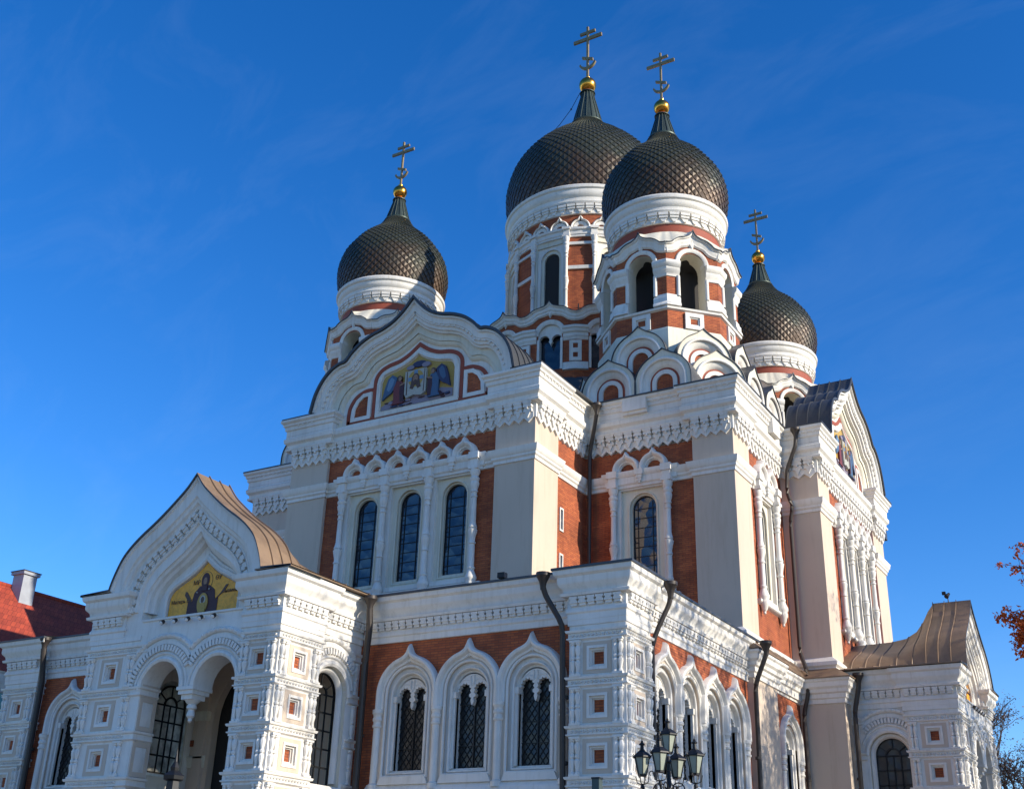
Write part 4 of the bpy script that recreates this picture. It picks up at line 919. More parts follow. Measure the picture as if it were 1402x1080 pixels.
    DP = [(4.42, 38.05), (4.56, 38.45), (4.68, 39.1), (4.74, 39.9), (4.64, 40.7), (4.38, 41.6), (3.94, 42.4), (3.34, 43.15), (2.58, 43.9), (1.98, 44.42), (1.50, 44.85), (1.18, 45.2), (1.0, 45.55)]
    dome('dome', cx, cy, DP, 62, t)
    spire(cx, cy, 45.55, 48.0, .90, .38, t)
    b = MB(); b.sphere((cx, cy, 48.62), .53, GO, 24, 14); b.lathe(cx, cy, [(.26, 48.0), (.34, 48.08), (.2, 48.2)], 16, GO); b.lathe(cx, cy, [(.15, 49.08), (.18, 49.2), (.08, 49.3)], 12, GO); obj('ball', b, t)
    cross(cx, cy, 49.1, 4.15, 1.95, t)
    # lightning conductor
    b = MB(); a = radians(-150); pts = [(cx + q * cos(a), cy + q * sin(a), z) for q, z in ((.45, 48.1), (1.0, 46.8), (1.7, 45.6), (2.5, 44.55))]
    b.tube(pts, .02, IR, 5); b.sphere(pts[1], .06, IR, 6, 4); obj('lightning_wire', b, t)
    # railing on the ledge
    b = MB(); N = 64
    for z in (29.55, 29.95, 30.1): b.tube([(cx + 5.35 * cos(2 * pi * i / N), cy + 5.35 * sin(2 * pi * i / N), z) for i in range(N + 1)], .022, IR, 5)
    for i in range(N * 2):
        a = 2 * pi * i / (N * 2); p = (cx + 5.35 * cos(a), cy + 5.35 * sin(a)); b.tube([(p[0], p[1], 29.35), (p[0], p[1], 30.12)], .014, IR, 4)
    for i in range(16):
        a = 2 * pi * i / 16; p = (cx + 5.35 * cos(a), cy + 5.35 * sin(a)); b.tube([(p[0], p[1], 29.3), (p[0], p[1], 30.35)], .035, IR, 5)
        K = Fr(cx, cy, a + .1).shift(dd=5.35)
        for e in (-.5, 0, .5, 1.0):
            b.band(K, [(e + .13 * cos(2 * pi * q / 10), 29.75 + .15 * sin(2 * pi * q / 10)) for q in range(10)], [(-.015, -.012), (.015, -.012), (.015, .012), (-.015, .012), (-.015, -.012)], IR, closed=True)
    obj('railing', b, t, smooth=False)
central_tower(-26.1, 50.85)
# ================================================================= porches
LG = mat('lamp_glass', (0.32, 0.34, 0.27), 0.35, col2=(0.22, .24, .19), nscale=3, amt=.6, spec=.6)
GP = [(0, 14.42), (.35, 13.98), (.75, 13.62), (1.2, 13.25), (1.65, 12.92), (2.1, 12.62), (2.5, 12.3), (2.82, 11.95), (3.05, 11.5), (3.18, 11.15), (3.24, 10.92)]
def rings_of_arch(mb, F, c, z, clipL, clipR, r_in=.83):
    for r, prof in ((1.62, ROLL(.09, .09)), (1.42, [(-.06, 0), (-.06, .05), (.06, .05), (.06, 0)]), (1.08, ROLL(.05, .06)), (r_in + .07, [(-.07, -.1), (-.07, .05), (.0, .09), (.07, .06), (.1, .0)])):
        aL = 180 - math.degrees(math.acos(min(1, clipL / r))) if clipL < r else 180
        aR = math.degrees(math.acos(min(1, clipR / r))) if clipR < r else 0
        mb.band(F, arc(c, z, r, aL, aR, 20), prof, WH)
    for r, st in ((1.25, .13), (1.62, .17)):
        n = int(pi * r / st)
        for i in range(n):
            a = pi * (i + .5) / n; x, zz = r * cos(a), r * sin(a)
            if x < -clipL + .04 or x > clipR - .04: continue
            if r == 1.25:
                q = .042; e = (cos(a), sin(a)); t = (-sin(a), cos(a))
                P = [(c + x + e[0] * u * .09 + t[0] * v * q, z + zz + e[1] * u * .09 + t[1] * v * q) for u, v in ((-1, -1), (1, -1), (1, 1), (-1, 1))]
                mb.prism(F, P, 0, .09, WH)
            else:
                k = 5; R_ = [F(c + x + .05 * cos(2 * pi * q / k), .09, z + zz + .05 * sin(2 * pi * q / k)) for q in range(k)]
                mb.add(R_ + [F(c + x, .12, z + zz)], [(q, (q + 1) % k, k) for q in range(k)], WH)
def icon_orant(parent, F, c, half, d):
    mb = MB(); cur = mirror_half(half, c); lo = [(c - half[-1][0], 10.02)] + cur + [(c + half[-1][0], 10.02)]
    mb.prism(F, lo, d - .03, d, M_GOLD); lay = [0]
    def sh(p, m): lay[0] += 1; mb.prism(F, [(c + a, b) for a, b in p], d, d + .003 * lay[0] + .002, m)
    def ell(cx, cz, rx, rz, m, n=20): sh([(cx + rx * cos(2 * pi * i / n), cz + rz * sin(2 * pi * i / n)) for i in range(n)], m)
    ell(0, 11.06, .30, .32, M_BRN); ell(0, 11.06, .285, .305, M_GOLD)
    sh([(-.66, 10.03), (.62, 10.03), (.62, 10.5), (.5, 10.44), (.44, 10.75), (.2, 10.92), (-.2, 10.92), (-.42, 10.72), (-.48, 10.42), (-.64, 10.5)], M_MAR)
    sh([(-.66, 10.5), (-.48, 10.42), (-.55, 10.55), (-.72, 10.78), (-.80, 10.80), (-.82, 10.68)], M_BRN); sh([(.62, 10.5), (.5, 10.44), (.7, 10.6), (.9, 10.86), (1.0, 10.86), (.86, 10.66)], M_BRN)
    ell(0, 11.08, .17, .25, M_MAR); ell(0, 11.04, .10, .155, M_BRN); ell(0, 11.06, .075, .115, M_SKN); ell(-.03, 11.09, .012, .01, M_DBL, 6); ell(.03, 11.09, .012, .01, M_DBL, 6)
    sh([(-.09, 10.95), (.09, 10.95), (.12, 10.75), (-.12, 10.75)], M_MAR)
    ell(0, 10.35, .22, .33, M_OCH); ell(0, 10.46, .12, .14, M_CLO); ell(0, 10.46, .07, .1, M_BRN); sh([(-.13, 10.36), (.13, 10.36), (.15, 10.08), (-.15, 10.08)], M_OCH)
    ell(-.28, 10.72, .025, .025, M_CLO, 6); ell(.22, 10.78, .025, .025, M_CLO, 6)
    o = obj('icon_panel', mb, parent, smooth=False)
    for txt, x, z, s in (('МР', -.52, 10.98, .2), ('ΘУ', .40, 11.06, .2), ('Матерь Бж', -1.38, 10.44, .17), ('Знаменiе', .78, 10.60, .17)):
        cu = bpy.data.curves.new('inscription', 'FONT'); cu.body = txt; cu.size = s; cu.extrude = .004; cu.resolution_u = 2
        to = bpy.data.objects.new('inscription', cu); COL.objects.link(to)
        dg = bpy.context.evaluated_depsgraph_get(); me = bpy.data.meshes.new_from_object(to.evaluated_get(dg)); bpy.data.objects.remove(to)
        X = Vector((*F.S, 0)); Y = Vector((0, 0, 1)); Zv = Vector((*F.D, 0)); O = Vector(F(c + x, d + .012, z))
        for v in me.vertices: v.co = O + X * v.co.x + Y * v.co.y + Zv * v.co.z
        me.materials.clear(); me.materials.append(M_BRN)
        t = bpy.data.objects.new('inscription', me); COL.objects.link(t); t.parent = o
def porch(F, depth=4.0, kx=1.0, kz=1.0, c0=0.08):
    lv = levels(); lz = 8.42
    L = Fr(*F(-4.0, 0, 0)[:2], F.ang - pi / 2); R = Fr(*F(4.0, 0, 0)[:2], F.ang + pi / 2)
    half = smooth([(a * kx, 10.93 + (b - 10.93) * kz) for a, b in GP], 3); cur = mirror_half(half, c0)
    cL, cR, zs, r = -.57, 1.68, 7.72, .83
    mb = MB()
    op = [(-1.748, 0), (-1.40, 0), (-1.40, zs)] + arc(cL, zs, r, 180, 0, 16) + [(cL + r, zs - .02), (cR - r, zs - .02)] + arc(cR, zs, r, 180, 0, 16) + [(cR + r, 0), (2.518, 0)]
    outer = op + [(2.518, 9.4), (4, 9.4), (4, 10.9)] + [(x, z - .06) for x, z in cur[::-1]] + [(-4, 10.9), (-4, 9.4), (-1.748, 9.4)]
    rec = smooth([(0, 12.62), (.45, 12.15), (.95, 11.78), (1.45, 11.45), (1.8, 11.1), (2.0, 10.7), (2.05, 10.2)], 3)
    rc = mirror_half(rec, .2)
    mb.plate(F, outer, [[(rc[0][0], 9.92)] + rc + [(rc[-1][0], 9.92)]], -.75, 0, WH, inner=WH)
    icn = [(0, 11.66), (.45, 11.3), (.95, 11.04), (1.25, 10.88), (1.42, 10.7), (1.46, 10.45)]
    ih = smooth(icn, 3); ci = .35
    mb.prism(F, [(rc[0][0] - .05, 9.85)] + [(x, z + .03) for x, z in rc] + [(rc[-1][0] + .05, 9.85)], -.7, -.42, WH)
    mb.band(F, rc, [(0, 0), (-.02, -.06), (-.1, -.1), (-.12, -.2), (-.2, -.26), (-.22, -.42)], WH)
    fr = [(ci - ih[-1][0] - .03, 9.98)] + mirror_half([(a * 1.03, b + .04) for a, b in ih], ci) + [(ci + ih[-1][0] + .03, 9.98)]
    mb.band(F, fr, [(0, -.42), (0, -.3), (.05, -.26), (.1, -.3), (.16, -.3), (.2, -.36), (.26, -.36), (.3, -.42)], WH, closed=True)
    w = obj('wall', mb, cath)
    icon_orant(w, F, ci, ih, -.37)
    # gable cornice
    mb = MB()
    mb.band(F, cur, [(-.0, -.05), (-.0, .36), (-.08, .36), (-.1, .3), (-.42, .28), (-.45, .22), (-.55, .2), (-.6, .12), (-.68, .1), (-.7, 0)], WH)
    din = smooth([(0, 13.22), (.4, 12.8), (.85, 12.45), (1.3, 12.15), (1.75, 11.82), (2.08, 11.45), (2.3, 11.0), (2.38, 10.6), (2.38, 10.2)], 4); dc = mirror_half(din, .1)
    mb.band(F, dc, [(.27, 0), (.25, .08), (.2, .12), (.14, .12), (.12, 0)], WH); mb.band(F, dc, [(-.24, 0), (-.22, .06), (-.16, .09), (-.14, 0)], WH)
    for x, z, t in along(dc, .27, .1):
        e = (-t[1], t[0])
        for a0, a1, q, dd in ((-.13, -.04, .07, .07), (-.04, .04, .11, .11), (.04, .14, .085, .15)):
            P = [(x + e[0] * u + t[0] * v, z + e[1] * u + t[1] * v) for u, v in ((a0, -q), (a1, -q), (a1, q), (a0, q))]
            mb.prism(F, P, 0, dd, WH)
    lp = lambda A, s, d=0: A(s, d, 0)[:2]
    bL = [lp(L, -depth, -.12), lp(L, -1.95, -.12), lp(L, -1.95), lp(L, 0), lp(F, -2.55), lp(F, -2.55, -.1)]; bR = [lp(F, 2.55, -.1), lp(F, 2.55), lp(F, 4.0), lp(R, 1.95), lp(R, 1.95, -.12), lp(R, depth, -.12)]
    cornice_a(mb, bL); cornice_a(mb, bR)
    dentils(mb, F, -3.95, -2.6); dentils(mb, F, 2.6, 3.95); dentils(mb, R, .05, 1.9); dentils(mb, R, 2.0, depth - .05, d=-.12); dentils(mb, L, -depth + .05, -2.0, d=-.12); dentils(mb, L, -1.9, -.05)
    P = [lp(L, -1.95, -.12), lp(L, -1.95), lp(L, 0), lp(F, -1.75), lp(F, -1.75, -.1)]; Q = [lp(F, 2.5, -.1), lp(F, 2.5), lp(F, 4), lp(R, 1.9), lp(R, 1.9, -.12)]
    mb.mold(P, [(0, 9.28), (.04, 9.3), (.04, 9.45), (0, 9.46)], WH); mb.mold(Q, [(0, 9.28), (.04, 9.3), (.04, 9.45), (0, 9.46)], WH)
    # ledges under the picture, small arch rings
    mb.mold([lp(F, -1.75), lp(F, 2.5)], [(0, 9.86), (.05, 9.87), (.05, 9.93), (0, 9.95)], WH)
    rings_of_arch(mb, F, cL, zs, 1.28, 1.125); rings_of_arch(mb, F, cR, zs, 1.125, 1.0)
    obj('cornice', mb, w)
    # pendant capital between the arches
    mb = MB(); pc = (cL + cR) / 2; x, y, _ = F(pc, -.32, 0)
    mb.box(F, pc - .34, pc + .34, -.75, .08, 7.62, 7.72, WH); mb.box(F, pc - .29, pc + .29, -.68, .03, 7.5, 7.62, WH); mb.box(F, pc - .22, pc + .22, -.6, -.05, 7.36, 7.5, WH)
    mb.lathe(x, y, [(.25, 7.38), (.2, 7.3), (.12, 7.24), (.15, 7.18), (.15, 7.12), (.09, 7.08), (.12, 6.98), (.13, 6.9), (.06, 6.82), (.07, 6.76), (0, 6.68)], 14, WH)
    obj('pendant', mb, w)
    # piers
    mb = MB()
    panel_face(mb, F, -4.0, -1.75, lv); panel_face(mb, F, 2.52, 4.0, lv); panel_face(mb, R, 0, 1.9, lv, t0=.221); panel_face(mb, L, -1.9, 0, lv, t1=.221)
    mb.box(F, -3.77, -2.7, -1.88, -.23, 0, 9.42, WH); mb.box(F, -2.75, -1.76, -.72, -.23, 0, 9.42, WH); mb.box(F, 2.45, 3.77, -1.88, -.23, 0, 9.42, WH)
    mb.box(F, -1.745, -1.405, -.74, -.03, 0, 7.6, WH)
    J = Fr(*F(-1.40, 0, 0)[:2], F.ang + pi / 2)      # inner jamb of the left pier
    for za, zb in lv:
        z = (za + zb) / 2; mb.plate(J, rectp(.37, z, .33, .5), [rectp(.37, z, .22, .36)], 0, .03, PL)
        mb.add([J(.37 - .22, .002, z - .36), J(.37 + .22, .002, z - .36), J(.37 + .22, .002, z + .36), J(.37 - .22, .002, z + .36), J(.37, .10, z)], [(0, 1, 4), (1, 2, 4), (2, 3, 4), (3, 0, 4)], WH)
    for z in SQ:
        pp = [lp(L, -1.9, -.1), lp(L, -1.9), lp(L, 0), lp(F, -1.4), lp(J, .74)]; mb.mold(pp, strip_at(z), WH)
        mb.mold([lp(F, 2.51, -.8), lp(F, 2.51), lp(F, 4.0), lp(R, 1.9), lp(R, 1.9, -.12)], strip_at(z), WH)
        rosettes(mb, F, -3.95, -1.8, z + .12, d=.03); rosettes(mb, F, 2.6, 3.95, z + .12, d=.03); rosettes(mb, R, .05, 1.85, z + .12, d=.03); rosettes(mb, L, -1.85, -.05, z + .12, d=.03)
    for c in (-1.35, -.75, -.15, .45, 1.05, 1.65): pass
    mb.box(F, -4.03, -1.73, -1.93, .03, 0, 2.2, GR); mb.box(F, 2.38, 4.03, -1.93, .03, 0, 2.2, GR)
    obj('pier', mb, w)
    # side walls with an arched window
    for A, sg in ((R, 1), (L, -1)):
        A2 = A.shift(dd=-.12); c = sg * 2.62
        a, b = (1.8, depth + .3) if sg > 0 else (-depth - .3, -1.8)
        mb = MB(); zc = 7.75
        th = 1.15 if (sg < 0 and F.ang < -1) else .55
        mb.plate(A2, [(a, 0), (b, 0), (b, 9.46), (a, 9.46)], [archpoly(c, .80, 5.0, zc)], -th, 0, WH, inner=CR); gd = -.36 if th < 1 else -1.12
        rings_of_arch(mb, A2, c, zc, 1.0, 1.05, r_in=.80)
        mb.band(A2, archpoly(c, .70, 5.2, zc), [(.1, -.2), (.08, -.12), (0, -.1), (-.06, -.16), (-.08, -.25)], WH)
        e = sg * (depth - .22)
        panel_face(mb, A.shift(dd=-.06), min(e - .2, e + .2), max(e - .2, e + .2), lv, body=.05, col=False) if 0 else None
        for z0, z1 in lv:
            x, y, _ = A2(sg * (depth - .2), .03, 0); baluster(mb, x, y, z0, z1, .08)
        for z in SQ:
            mb.mold([lp(A2, e - .28), lp(A2, e + .28)], strip_at(z), WH)
            if z > 6: continue
        mb.mold([lp(A2, a), lp(A2, b)], [(0, 4.75), (.12, 4.8), (.14, 4.95), (0, 5.1)], WH)
        sw = obj('wall', mb, cath)
        g = MB(); zz0 = 5.1; hw = .64
        ring = archpoly(c, hw, zz0, zc); fl = [(-.03, gd), (-.03, gd + .05), (.03, gd + .05), (.03, gd), (-.03, gd)]
        g.band(A2, ring, fl, IR, closed=True); g.band(A2, arc(c, zc, hw * .42, 180, 0, 12), fl, IR)
        for q in range(5):
            z = zz0 + (zc - zz0) * (q + 1) / 5; g.box(A2, c - hw, c + hw, gd + .005, gd + .045, z - .025, z + .025, IR)
        for e2 in (-.42, 0, .42): g.box(A2, c + e2 * hw - .02, c + e2 * hw + .02, gd + .005, gd + .045, zz0, zc + (0 if e2 else 0), IR)
        for an in (35, 90, 145):
            g.prism(A2, [(c + hw * .42 * cos(radians(an - 3)), zc + hw * .42 * sin(radians(an - 3))), (c + hw * cos(radians(an - 1.5)), zc + hw * sin(radians(an - 1.5))), (c + hw * cos(radians(an + 1.5)), zc + hw * sin(radians(an + 1.5))), (c + hw * .42 * cos(radians(an + 3)), zc + hw * .42 * sin(radians(an + 3)))], gd + .005, gd + .045, IR)
        win = obj('window_grille', g, sw, smooth=False)
        if sg < 0: g = MB(); gg = gd - .03 if F.ang == 0 else gd + .06; g.prism(A2, archpoly(c, hw + .16, zz0 - .1, zc), gg, gg + .01, GA if F.ang == 0 else GP2); obj('glass', g, win)
    # interior: ceiling, back wall with doorway, black sheet standing in for door and vault shade, sill block
    mb = MB(); mb.box(F, -3.9, 3.8, -depth, -.3, 9.5, 9.6, PL)
    mb.plate(F, [(-3.5, 0), (3.4, 0), (3.4, 9.6), (-3.5, 9.6)], [archpoly(.05, 1.9, 0, 7.4)], -depth + .02, -depth + .3, PL)
    mb.box(F, -2.2, 2.4, -depth - .1, -depth - .05, 0, 9.4, DK)
    for s in (-2.25, 2.3): mb.box(F, s - .2, s + .2, -depth + .3, -depth + .42, 0, 9.4, PL); mb.box(F, s - .27, s + .27, -depth + .3, -depth + .48, 7.4, 7.7, CR)
    mb.mold([lp(F, -3.4, -depth + .3), lp(F, -2.0, -depth + .3)], [(0, 5.9), (.06, 5.92), (.08, 6.1), (.12, 6.2), (.12, 6.26), (0, 6.3)], CR)
    mb.box(F, -2.75, -2.6, -depth + .3, -depth + .34, 6.6, 6.8, BR)
    mb.mold([lp(F, -2.6, -.86), lp(F, -1.62, -.86), lp(F, -1.62, -1.75), lp(F, -2.6, -1.75)], [(0, 0), (0, 4.9), (.05, 4.95), (.05, 5.1), (.12, 5.2), (.16, 5.3), (.2, 5.34), (.2, 5.42), (-.5, 5.44)], CR)
    obj('vestibule', mb, w)
    for i in range(5):
        mb = MB(); s = .32 + (i - 2) * .54; x, y, z = F(s, 0, 9.76)
        mb.tube([F(s, -.02, 9.78), F(s, .12, 9.78)], .05, WH, 8); mb.tube([F(s, .08, 9.79), F(s, .18, 9.72)], [.06, .075], PI, 12); mb.sphere(F(s, .17, 9.725), .066, WH, 10, 6); obj('lamp_bracket', mb, w)
    # roofs
    mb = MB()
    N = cur; kk = [(-.42, 1.0, 0), (-.36, 1.0, 0), (1.05, 1.0, 0), (1.3, .90, .05), (1.55, .76, .12), (1.85, .64, .2), (2.3, .56, .3), (2.9, .53, .35), (depth + .2, .52, .35), (depth + 1.0, .52, .35)]
    rows = []
    ext = [(-4.45, 10.93)] + [(x, z + .06) for x, z in N] + [(4.5, 10.93)]
    for u, k, fl in kk:
        row = []
        for x, z in ext:
            zz = 10.93 + (z - 10.93) * k; lin = 10.93 + max(0, (4.5 - abs(x))) / 4.5 * 3.5 * k
            row.append(F(x, -u, zz * (1 - fl) + lin * fl))
        rows.append(row)
    for a, b in zip(rows, rows[1:]): mb.loft(a, b, RB)
    mb.loft([F(x, .42, z - .07) for x, z in ext], rows[0], RD); mb.loft([F(x, .42, z - .07) for x, z in ext], [F(x, -1.1, z - .07) for x, z in ext], RD)
    for u in (.15, .62, 1.08):
        mb.band(F, [(x, z + .06) for x, z in N], [(0, -u - .018), (.045, -u - .01), (.045, -u + .01), (0, -u + .018)], RB)
    for u in (1.6, 2.2, 2.85, 3.4, 3.95):
        # seams running down the lower roof
        lo = [i for i, q in enumerate(kk) if q[0] >= u][0]; a, b = kk[lo - 1], kk[lo]; t = (u - a[0]) / (b[0] - a[0]); pts = []
        for p, q in zip(rows[lo - 1], rows[lo]): pts.append(tuple(p[i] + (q[i] - p[i]) * t + (0.012 if i == 2 else 0) for i in range(3)))
        mb.tube(pts, .022, RB, 5)
    for A, s0, s1 in ((R, -.42, depth + .2), (L, -depth - .2, .42)):
        mb.box(A, s0, s1, -.9, .46, 10.885, 10.925, RB)
    obj('roof', mb, w)
    return w
pw = porch(Fr(-26.9, 25.25, -pi / 2)); ps = porch(Fr(-8.15, 49.4, 0, .86), kx=1.0, kz=.90, c0=0)

# ================================================================= downpipes
def downpipe(top, pts, r=.085, parent=None):
    mb = MB(); x, y, z = top
    mb.lathe(x, y, [(.075, z - .5), (.085, z - .42), (.11, z - .28), (.18, z - .14), (.21, z - .1), (.21, z), (.17, z)], 16, PI)
    P = [Vector((x, y, z - .4))] + [Vector(p) for p in pts]; Q = []
    for i, p in enumerate(P):
        if 0 < i < len(P) - 1:
            a = (P[i - 1] - p).normalized(); b = (P[i + 1] - p).normalized(); q = min(.25, (P[i - 1] - p).length * .45, (P[i + 1] - p).length * .45)
            Q += [p + a * q, p + (a + b) * q * .22, p + b * q]
        else: Q.append(p)
    r *= .82; mb.tube(Q, r, PI, 10)
    a = Q[-2]; b = Q[-1]; n = int(abs(a.z - b.z) / 2.2)
    for i in range(1, n + 1):
        zz = a.z + (b.z - a.z) * i / (n + 1); mb.lathe(b.x, b.y, [(r, zz - .05), (r * 1.25, zz - .04), (r * 1.25, zz + .04), (r, zz + .05)], 10, PI)
    obj('downpipe', mb, cath)
downpipe((-19.55, 39.0, 21.1), [(-19.75, 39.15, 20.0), (-20.0, 39.28, 19.2), (-20.05, 39.3, 12.0)], .1)
downpipe((-22.35, 28.65, 10.85), [(-22.38, 28.75, 9.9), (-22.55, 28.9, 9.0), (-22.6, 29.0, 0.3)], .13)
downpipe((-16.05, 28.55, 10.85), [(-16.0, 28.62, 10.2), (-15.55, 28.85, 9.35), (-15.52, 29.0, 0.3)], .1)
downpipe((-13.1, 30.95, 10.85), [(-13.15, 30.95, 10.2), (-13.45, 30.8, 9.5), (-13.62, 30.72, 9.0), (-13.62, 30.72, 0.3)], .09)
downpipe((-13.0, 39.0, 10.75), [(-13.05, 39.0, 10.2), (-13.45, 39.0, 9.3), (-13.5, 39.0, 0.3)], .1)
downpipe((-13.15, 45.05, 21.1), [(-13.2, 45.05, 20.3), (-13.7, 45.2, 19.3), (-13.75, 45.25, 18.3), (-13.55, 45.2, 17.7), (-13.7, 45.25, 17.1), (-13.7, 45.25, 11.6), (-13.4, 44.95, 10.9), (-13.4, 44.95, 10.0), (-13.65, 45.0, 9.2), (-13.65, 45.0, 0.3)], .1)
downpipe((-37.75, 28.7, 10.9), [(-37.76, 28.75, 10.2), (-37.82, 28.95, 9.3), (-37.82, 29.05, .3)], .13)
downpipe((-11.6, 45.6, 10.75), [(-11.62, 45.6, 10.2), (-11.85, 45.6, 9.3), (-11.9, 45.65, .3)], .11)
mb = MB()
for x, y, z in ((-17.62, 28.75, 10.95),):
    mb.box(WORLD, x - .12, x + .12, y, y + .2, z, z + .16, IR); mb.box(WORLD, x - .03, x + .03, y + .05, y + .1, z - .05, z, IR)
obj('floodlight', mb, cath)
mb = MB(); mb.tube([(-8.6, 49.4, 14.1), (-8.6, 49.4, 14.36)], .02, IR, 6); mb.tube([(-8.65, 49.35, 14.34), (-8.55, 49.5, 14.5)], [.1, .05], IR, 8)
mb.box(WORLD, -8.8, -8.66, 49.3, 49.44, 14.44, 14.56, IR); obj('floodlight', mb, cath)
# ================================================================= surroundings
def plain(name, pts, z, m, kind='structure'):
    mb = MB(); mb.add([(x, y, z) for x, y in pts], [tuple(range(len(pts)))], m); o = obj(name, mb, None); o['kind'] = kind; return o
GRASS = mat('grass_ground', (0.07, 0.10, 0.035), 0.95, col2=(0.10, 0.09, 0.04), nscale=2, amt=.8)
COB = mat('cobbled_paving', (0.20, 0.185, 0.17), 0.85, col2=(0.11, 0.10, 0.095), nscale=9, amt=.8, bump=(8, .6, .03))
plain('ground', [(-900, -900), (900, -900), (900, 900), (-900, 900)], -.01, GRASS)
plain('square', [(-70, -30), (25, -30), (25, 90), (-70, 90)], -.004, COB)

# neighbouring house, far left
TEAL = mat('teal_render', (0.16, 0.36, 0.36), .8, col2=(0.12, .28, .28), nscale=.8, amt=.6)
def tilemat():
    m = brickmat('red_roof_tiles', (0.40, 0.060, 0.026), (0.29, 0.04, 0.02), (0.08, .012, .01), 1, .26, .34, .04); return m
TILE = tilemat()
CHM = mat('shaded_chimney_render', (.34, .36, .40), .8, col2=(.26, .27, .3), nscale=2, amt=.7)  # chimney is white; its shade is put into this blue-grey colour
house = empty('neighbouring_house', (-56, 45, 0), 'teal rendered house with a red tiled roof and white chimney at the far left', 'house')
mb = MB(); xe, xr = -48.2, -53.5; zr, ze = 16.9, 11.6; y0, y1 = 24, 62
mb.box(WORLD, -58.6, -48.6, y0, y1, 0, 11.5, TEAL)
mb.prism(Fr(0, y0, -pi / 2), [(-58.6, 11.5), (-48.6, 11.5), (xr, zr - .15)], -38, 0, TEAL); hw_ = obj('wall', mb, house)
mb = MB(); mb.mold([(-48.6, y0), (-48.6, y1)], [(0, 10.6), (.12, 10.65), (.2, 10.9), (.35, 11.1), (.4, 11.4), (.5, 11.5), (0, 11.55)], WH); obj('cornice', mb, hw_)
mb = MB()
mb.add([(xe, y0 - .5, ze - .05), (xe, y1, ze - .05), (xr, y1, zr), (xr, y0 - .5, zr), (-58.8, y0 - .5, ze - .05), (-58.8, y1, ze - .05), (xe, y0 - .5, ze - .2), (xe, y1, ze - .2)], [(0, 1, 2, 3), (3, 2, 5, 4), (0, 1, 7, 6)], TILE)
mb.tube([(xr, y0 - .5, zr + .02), (xr, y1, zr + .02)], .12, TILE, 8); obj('roof', mb, house)
mb = MB(); cy_ = 38.3; cx_ = -53.0
mb.box(WORLD, cx_ - .42, cx_ + .42, cy_ - .42, cy_ + .42, 15.2, 17.55, CHM); mb.box(WORLD, cx_ - .52, cx_ + .52, cy_ - .52, cy_ + .52, 17.5, 17.66, CHM); mb.box(WORLD, cx_ - .56, cx_ + .56, cy_ - .56, cy_ + .56, 17.66, 17.7, RD)
mb.box(WORLD, cx_ - .5, cx_ + 1.4, cy_ - .8, cy_ + .8, 15.3, 15.9, TILE) if 0 else None
obj('chimney', mb, hw_)
for y in (27, 30.5, 34, 37.5, 41):
    for z in (3.0, 7.2):
        mb = MB(); FH = Fr(-48.6, 0, 0); mb.plate(FH, rectp(y, z + 1.2, .85, 1.35), [rectp(y, z + 1.2, .62, 1.12)], -.1, .1, WH)
        mb.box(FH, y - .03, y + .03, -.05, .03, z + .1, z + 2.3, WH); mb.box(FH, y - .62, y + .62, -.05, .03, z + 1.5, z + 1.56, WH); mb.box(FH, y - .62, y + .62, -.05, .03, z + .8, z + .84, WH)
        wo = obj('window', mb, house); mb = MB(); mb.box(FH, y - .62, y + .62, -.08, -.06, z + .08, z + 2.32, GL); obj('pane', mb, wo)

# street lamps
def lantern(parent, x, y, z, s=1.0, rot=.4):
    fr = MB(); n = 6
    def ring(r, zz): return [(x + r * s * cos(rot + 2 * pi * i / n), y + r * s * sin(rot + 2 * pi * i / n), z + zz * s) for i in range(n)]
    def skin(rs, m): 
        for A, B in zip(rs, rs[1:]): fr.add(A + B, [(i, (i + 1) % n, n + (i + 1) % n, n + i) for i in range(n)], m)
    skin([ring(.005, -.02), ring(.115, -.02), ring(.12, .02), ring(.105, .03)], IR)
    skin([ring(.24, .42), ring(.255, .43), ring(.25, .46), ring(.17, .53), ring(.09, .58), ring(.085, .60), ring(.055, .61), ring(.045, .72), ring(.075, .73), ring(.08, .755), ring(.03, .79), ring(.035, .81), ring(.012, .85), ring(.002, .94)], IR)
    for i in range(n):
        a = rot + 2 * pi * i / n; e = (cos(a), sin(a))
        fr.tube([(x + .112 * s * e[0], y + .112 * s * e[1], z), (x + .205 * s * e[0], y + .205 * s * e[1], z + .43 * s)], .012 * s, IR, 5)
        fr.tube([(x + .23 * s * e[0], y + .23 * s * e[1], z + .44 * s), (x + .275 * s * e[0], y + .275 * s * e[1], z + .5 * s)], [.02 * s, .004 * s], IR, 5)
    o = obj('lantern', fr, parent, smooth=False)
    g = MB(); a, b = ring(.105, .03), ring(.2, .43); g.add(a + b, [(i, (i + 1) % n, n + (i + 1) % n, n + i) for i in range(n)], LG); obj('pane', g, o, smooth=False)
    return o
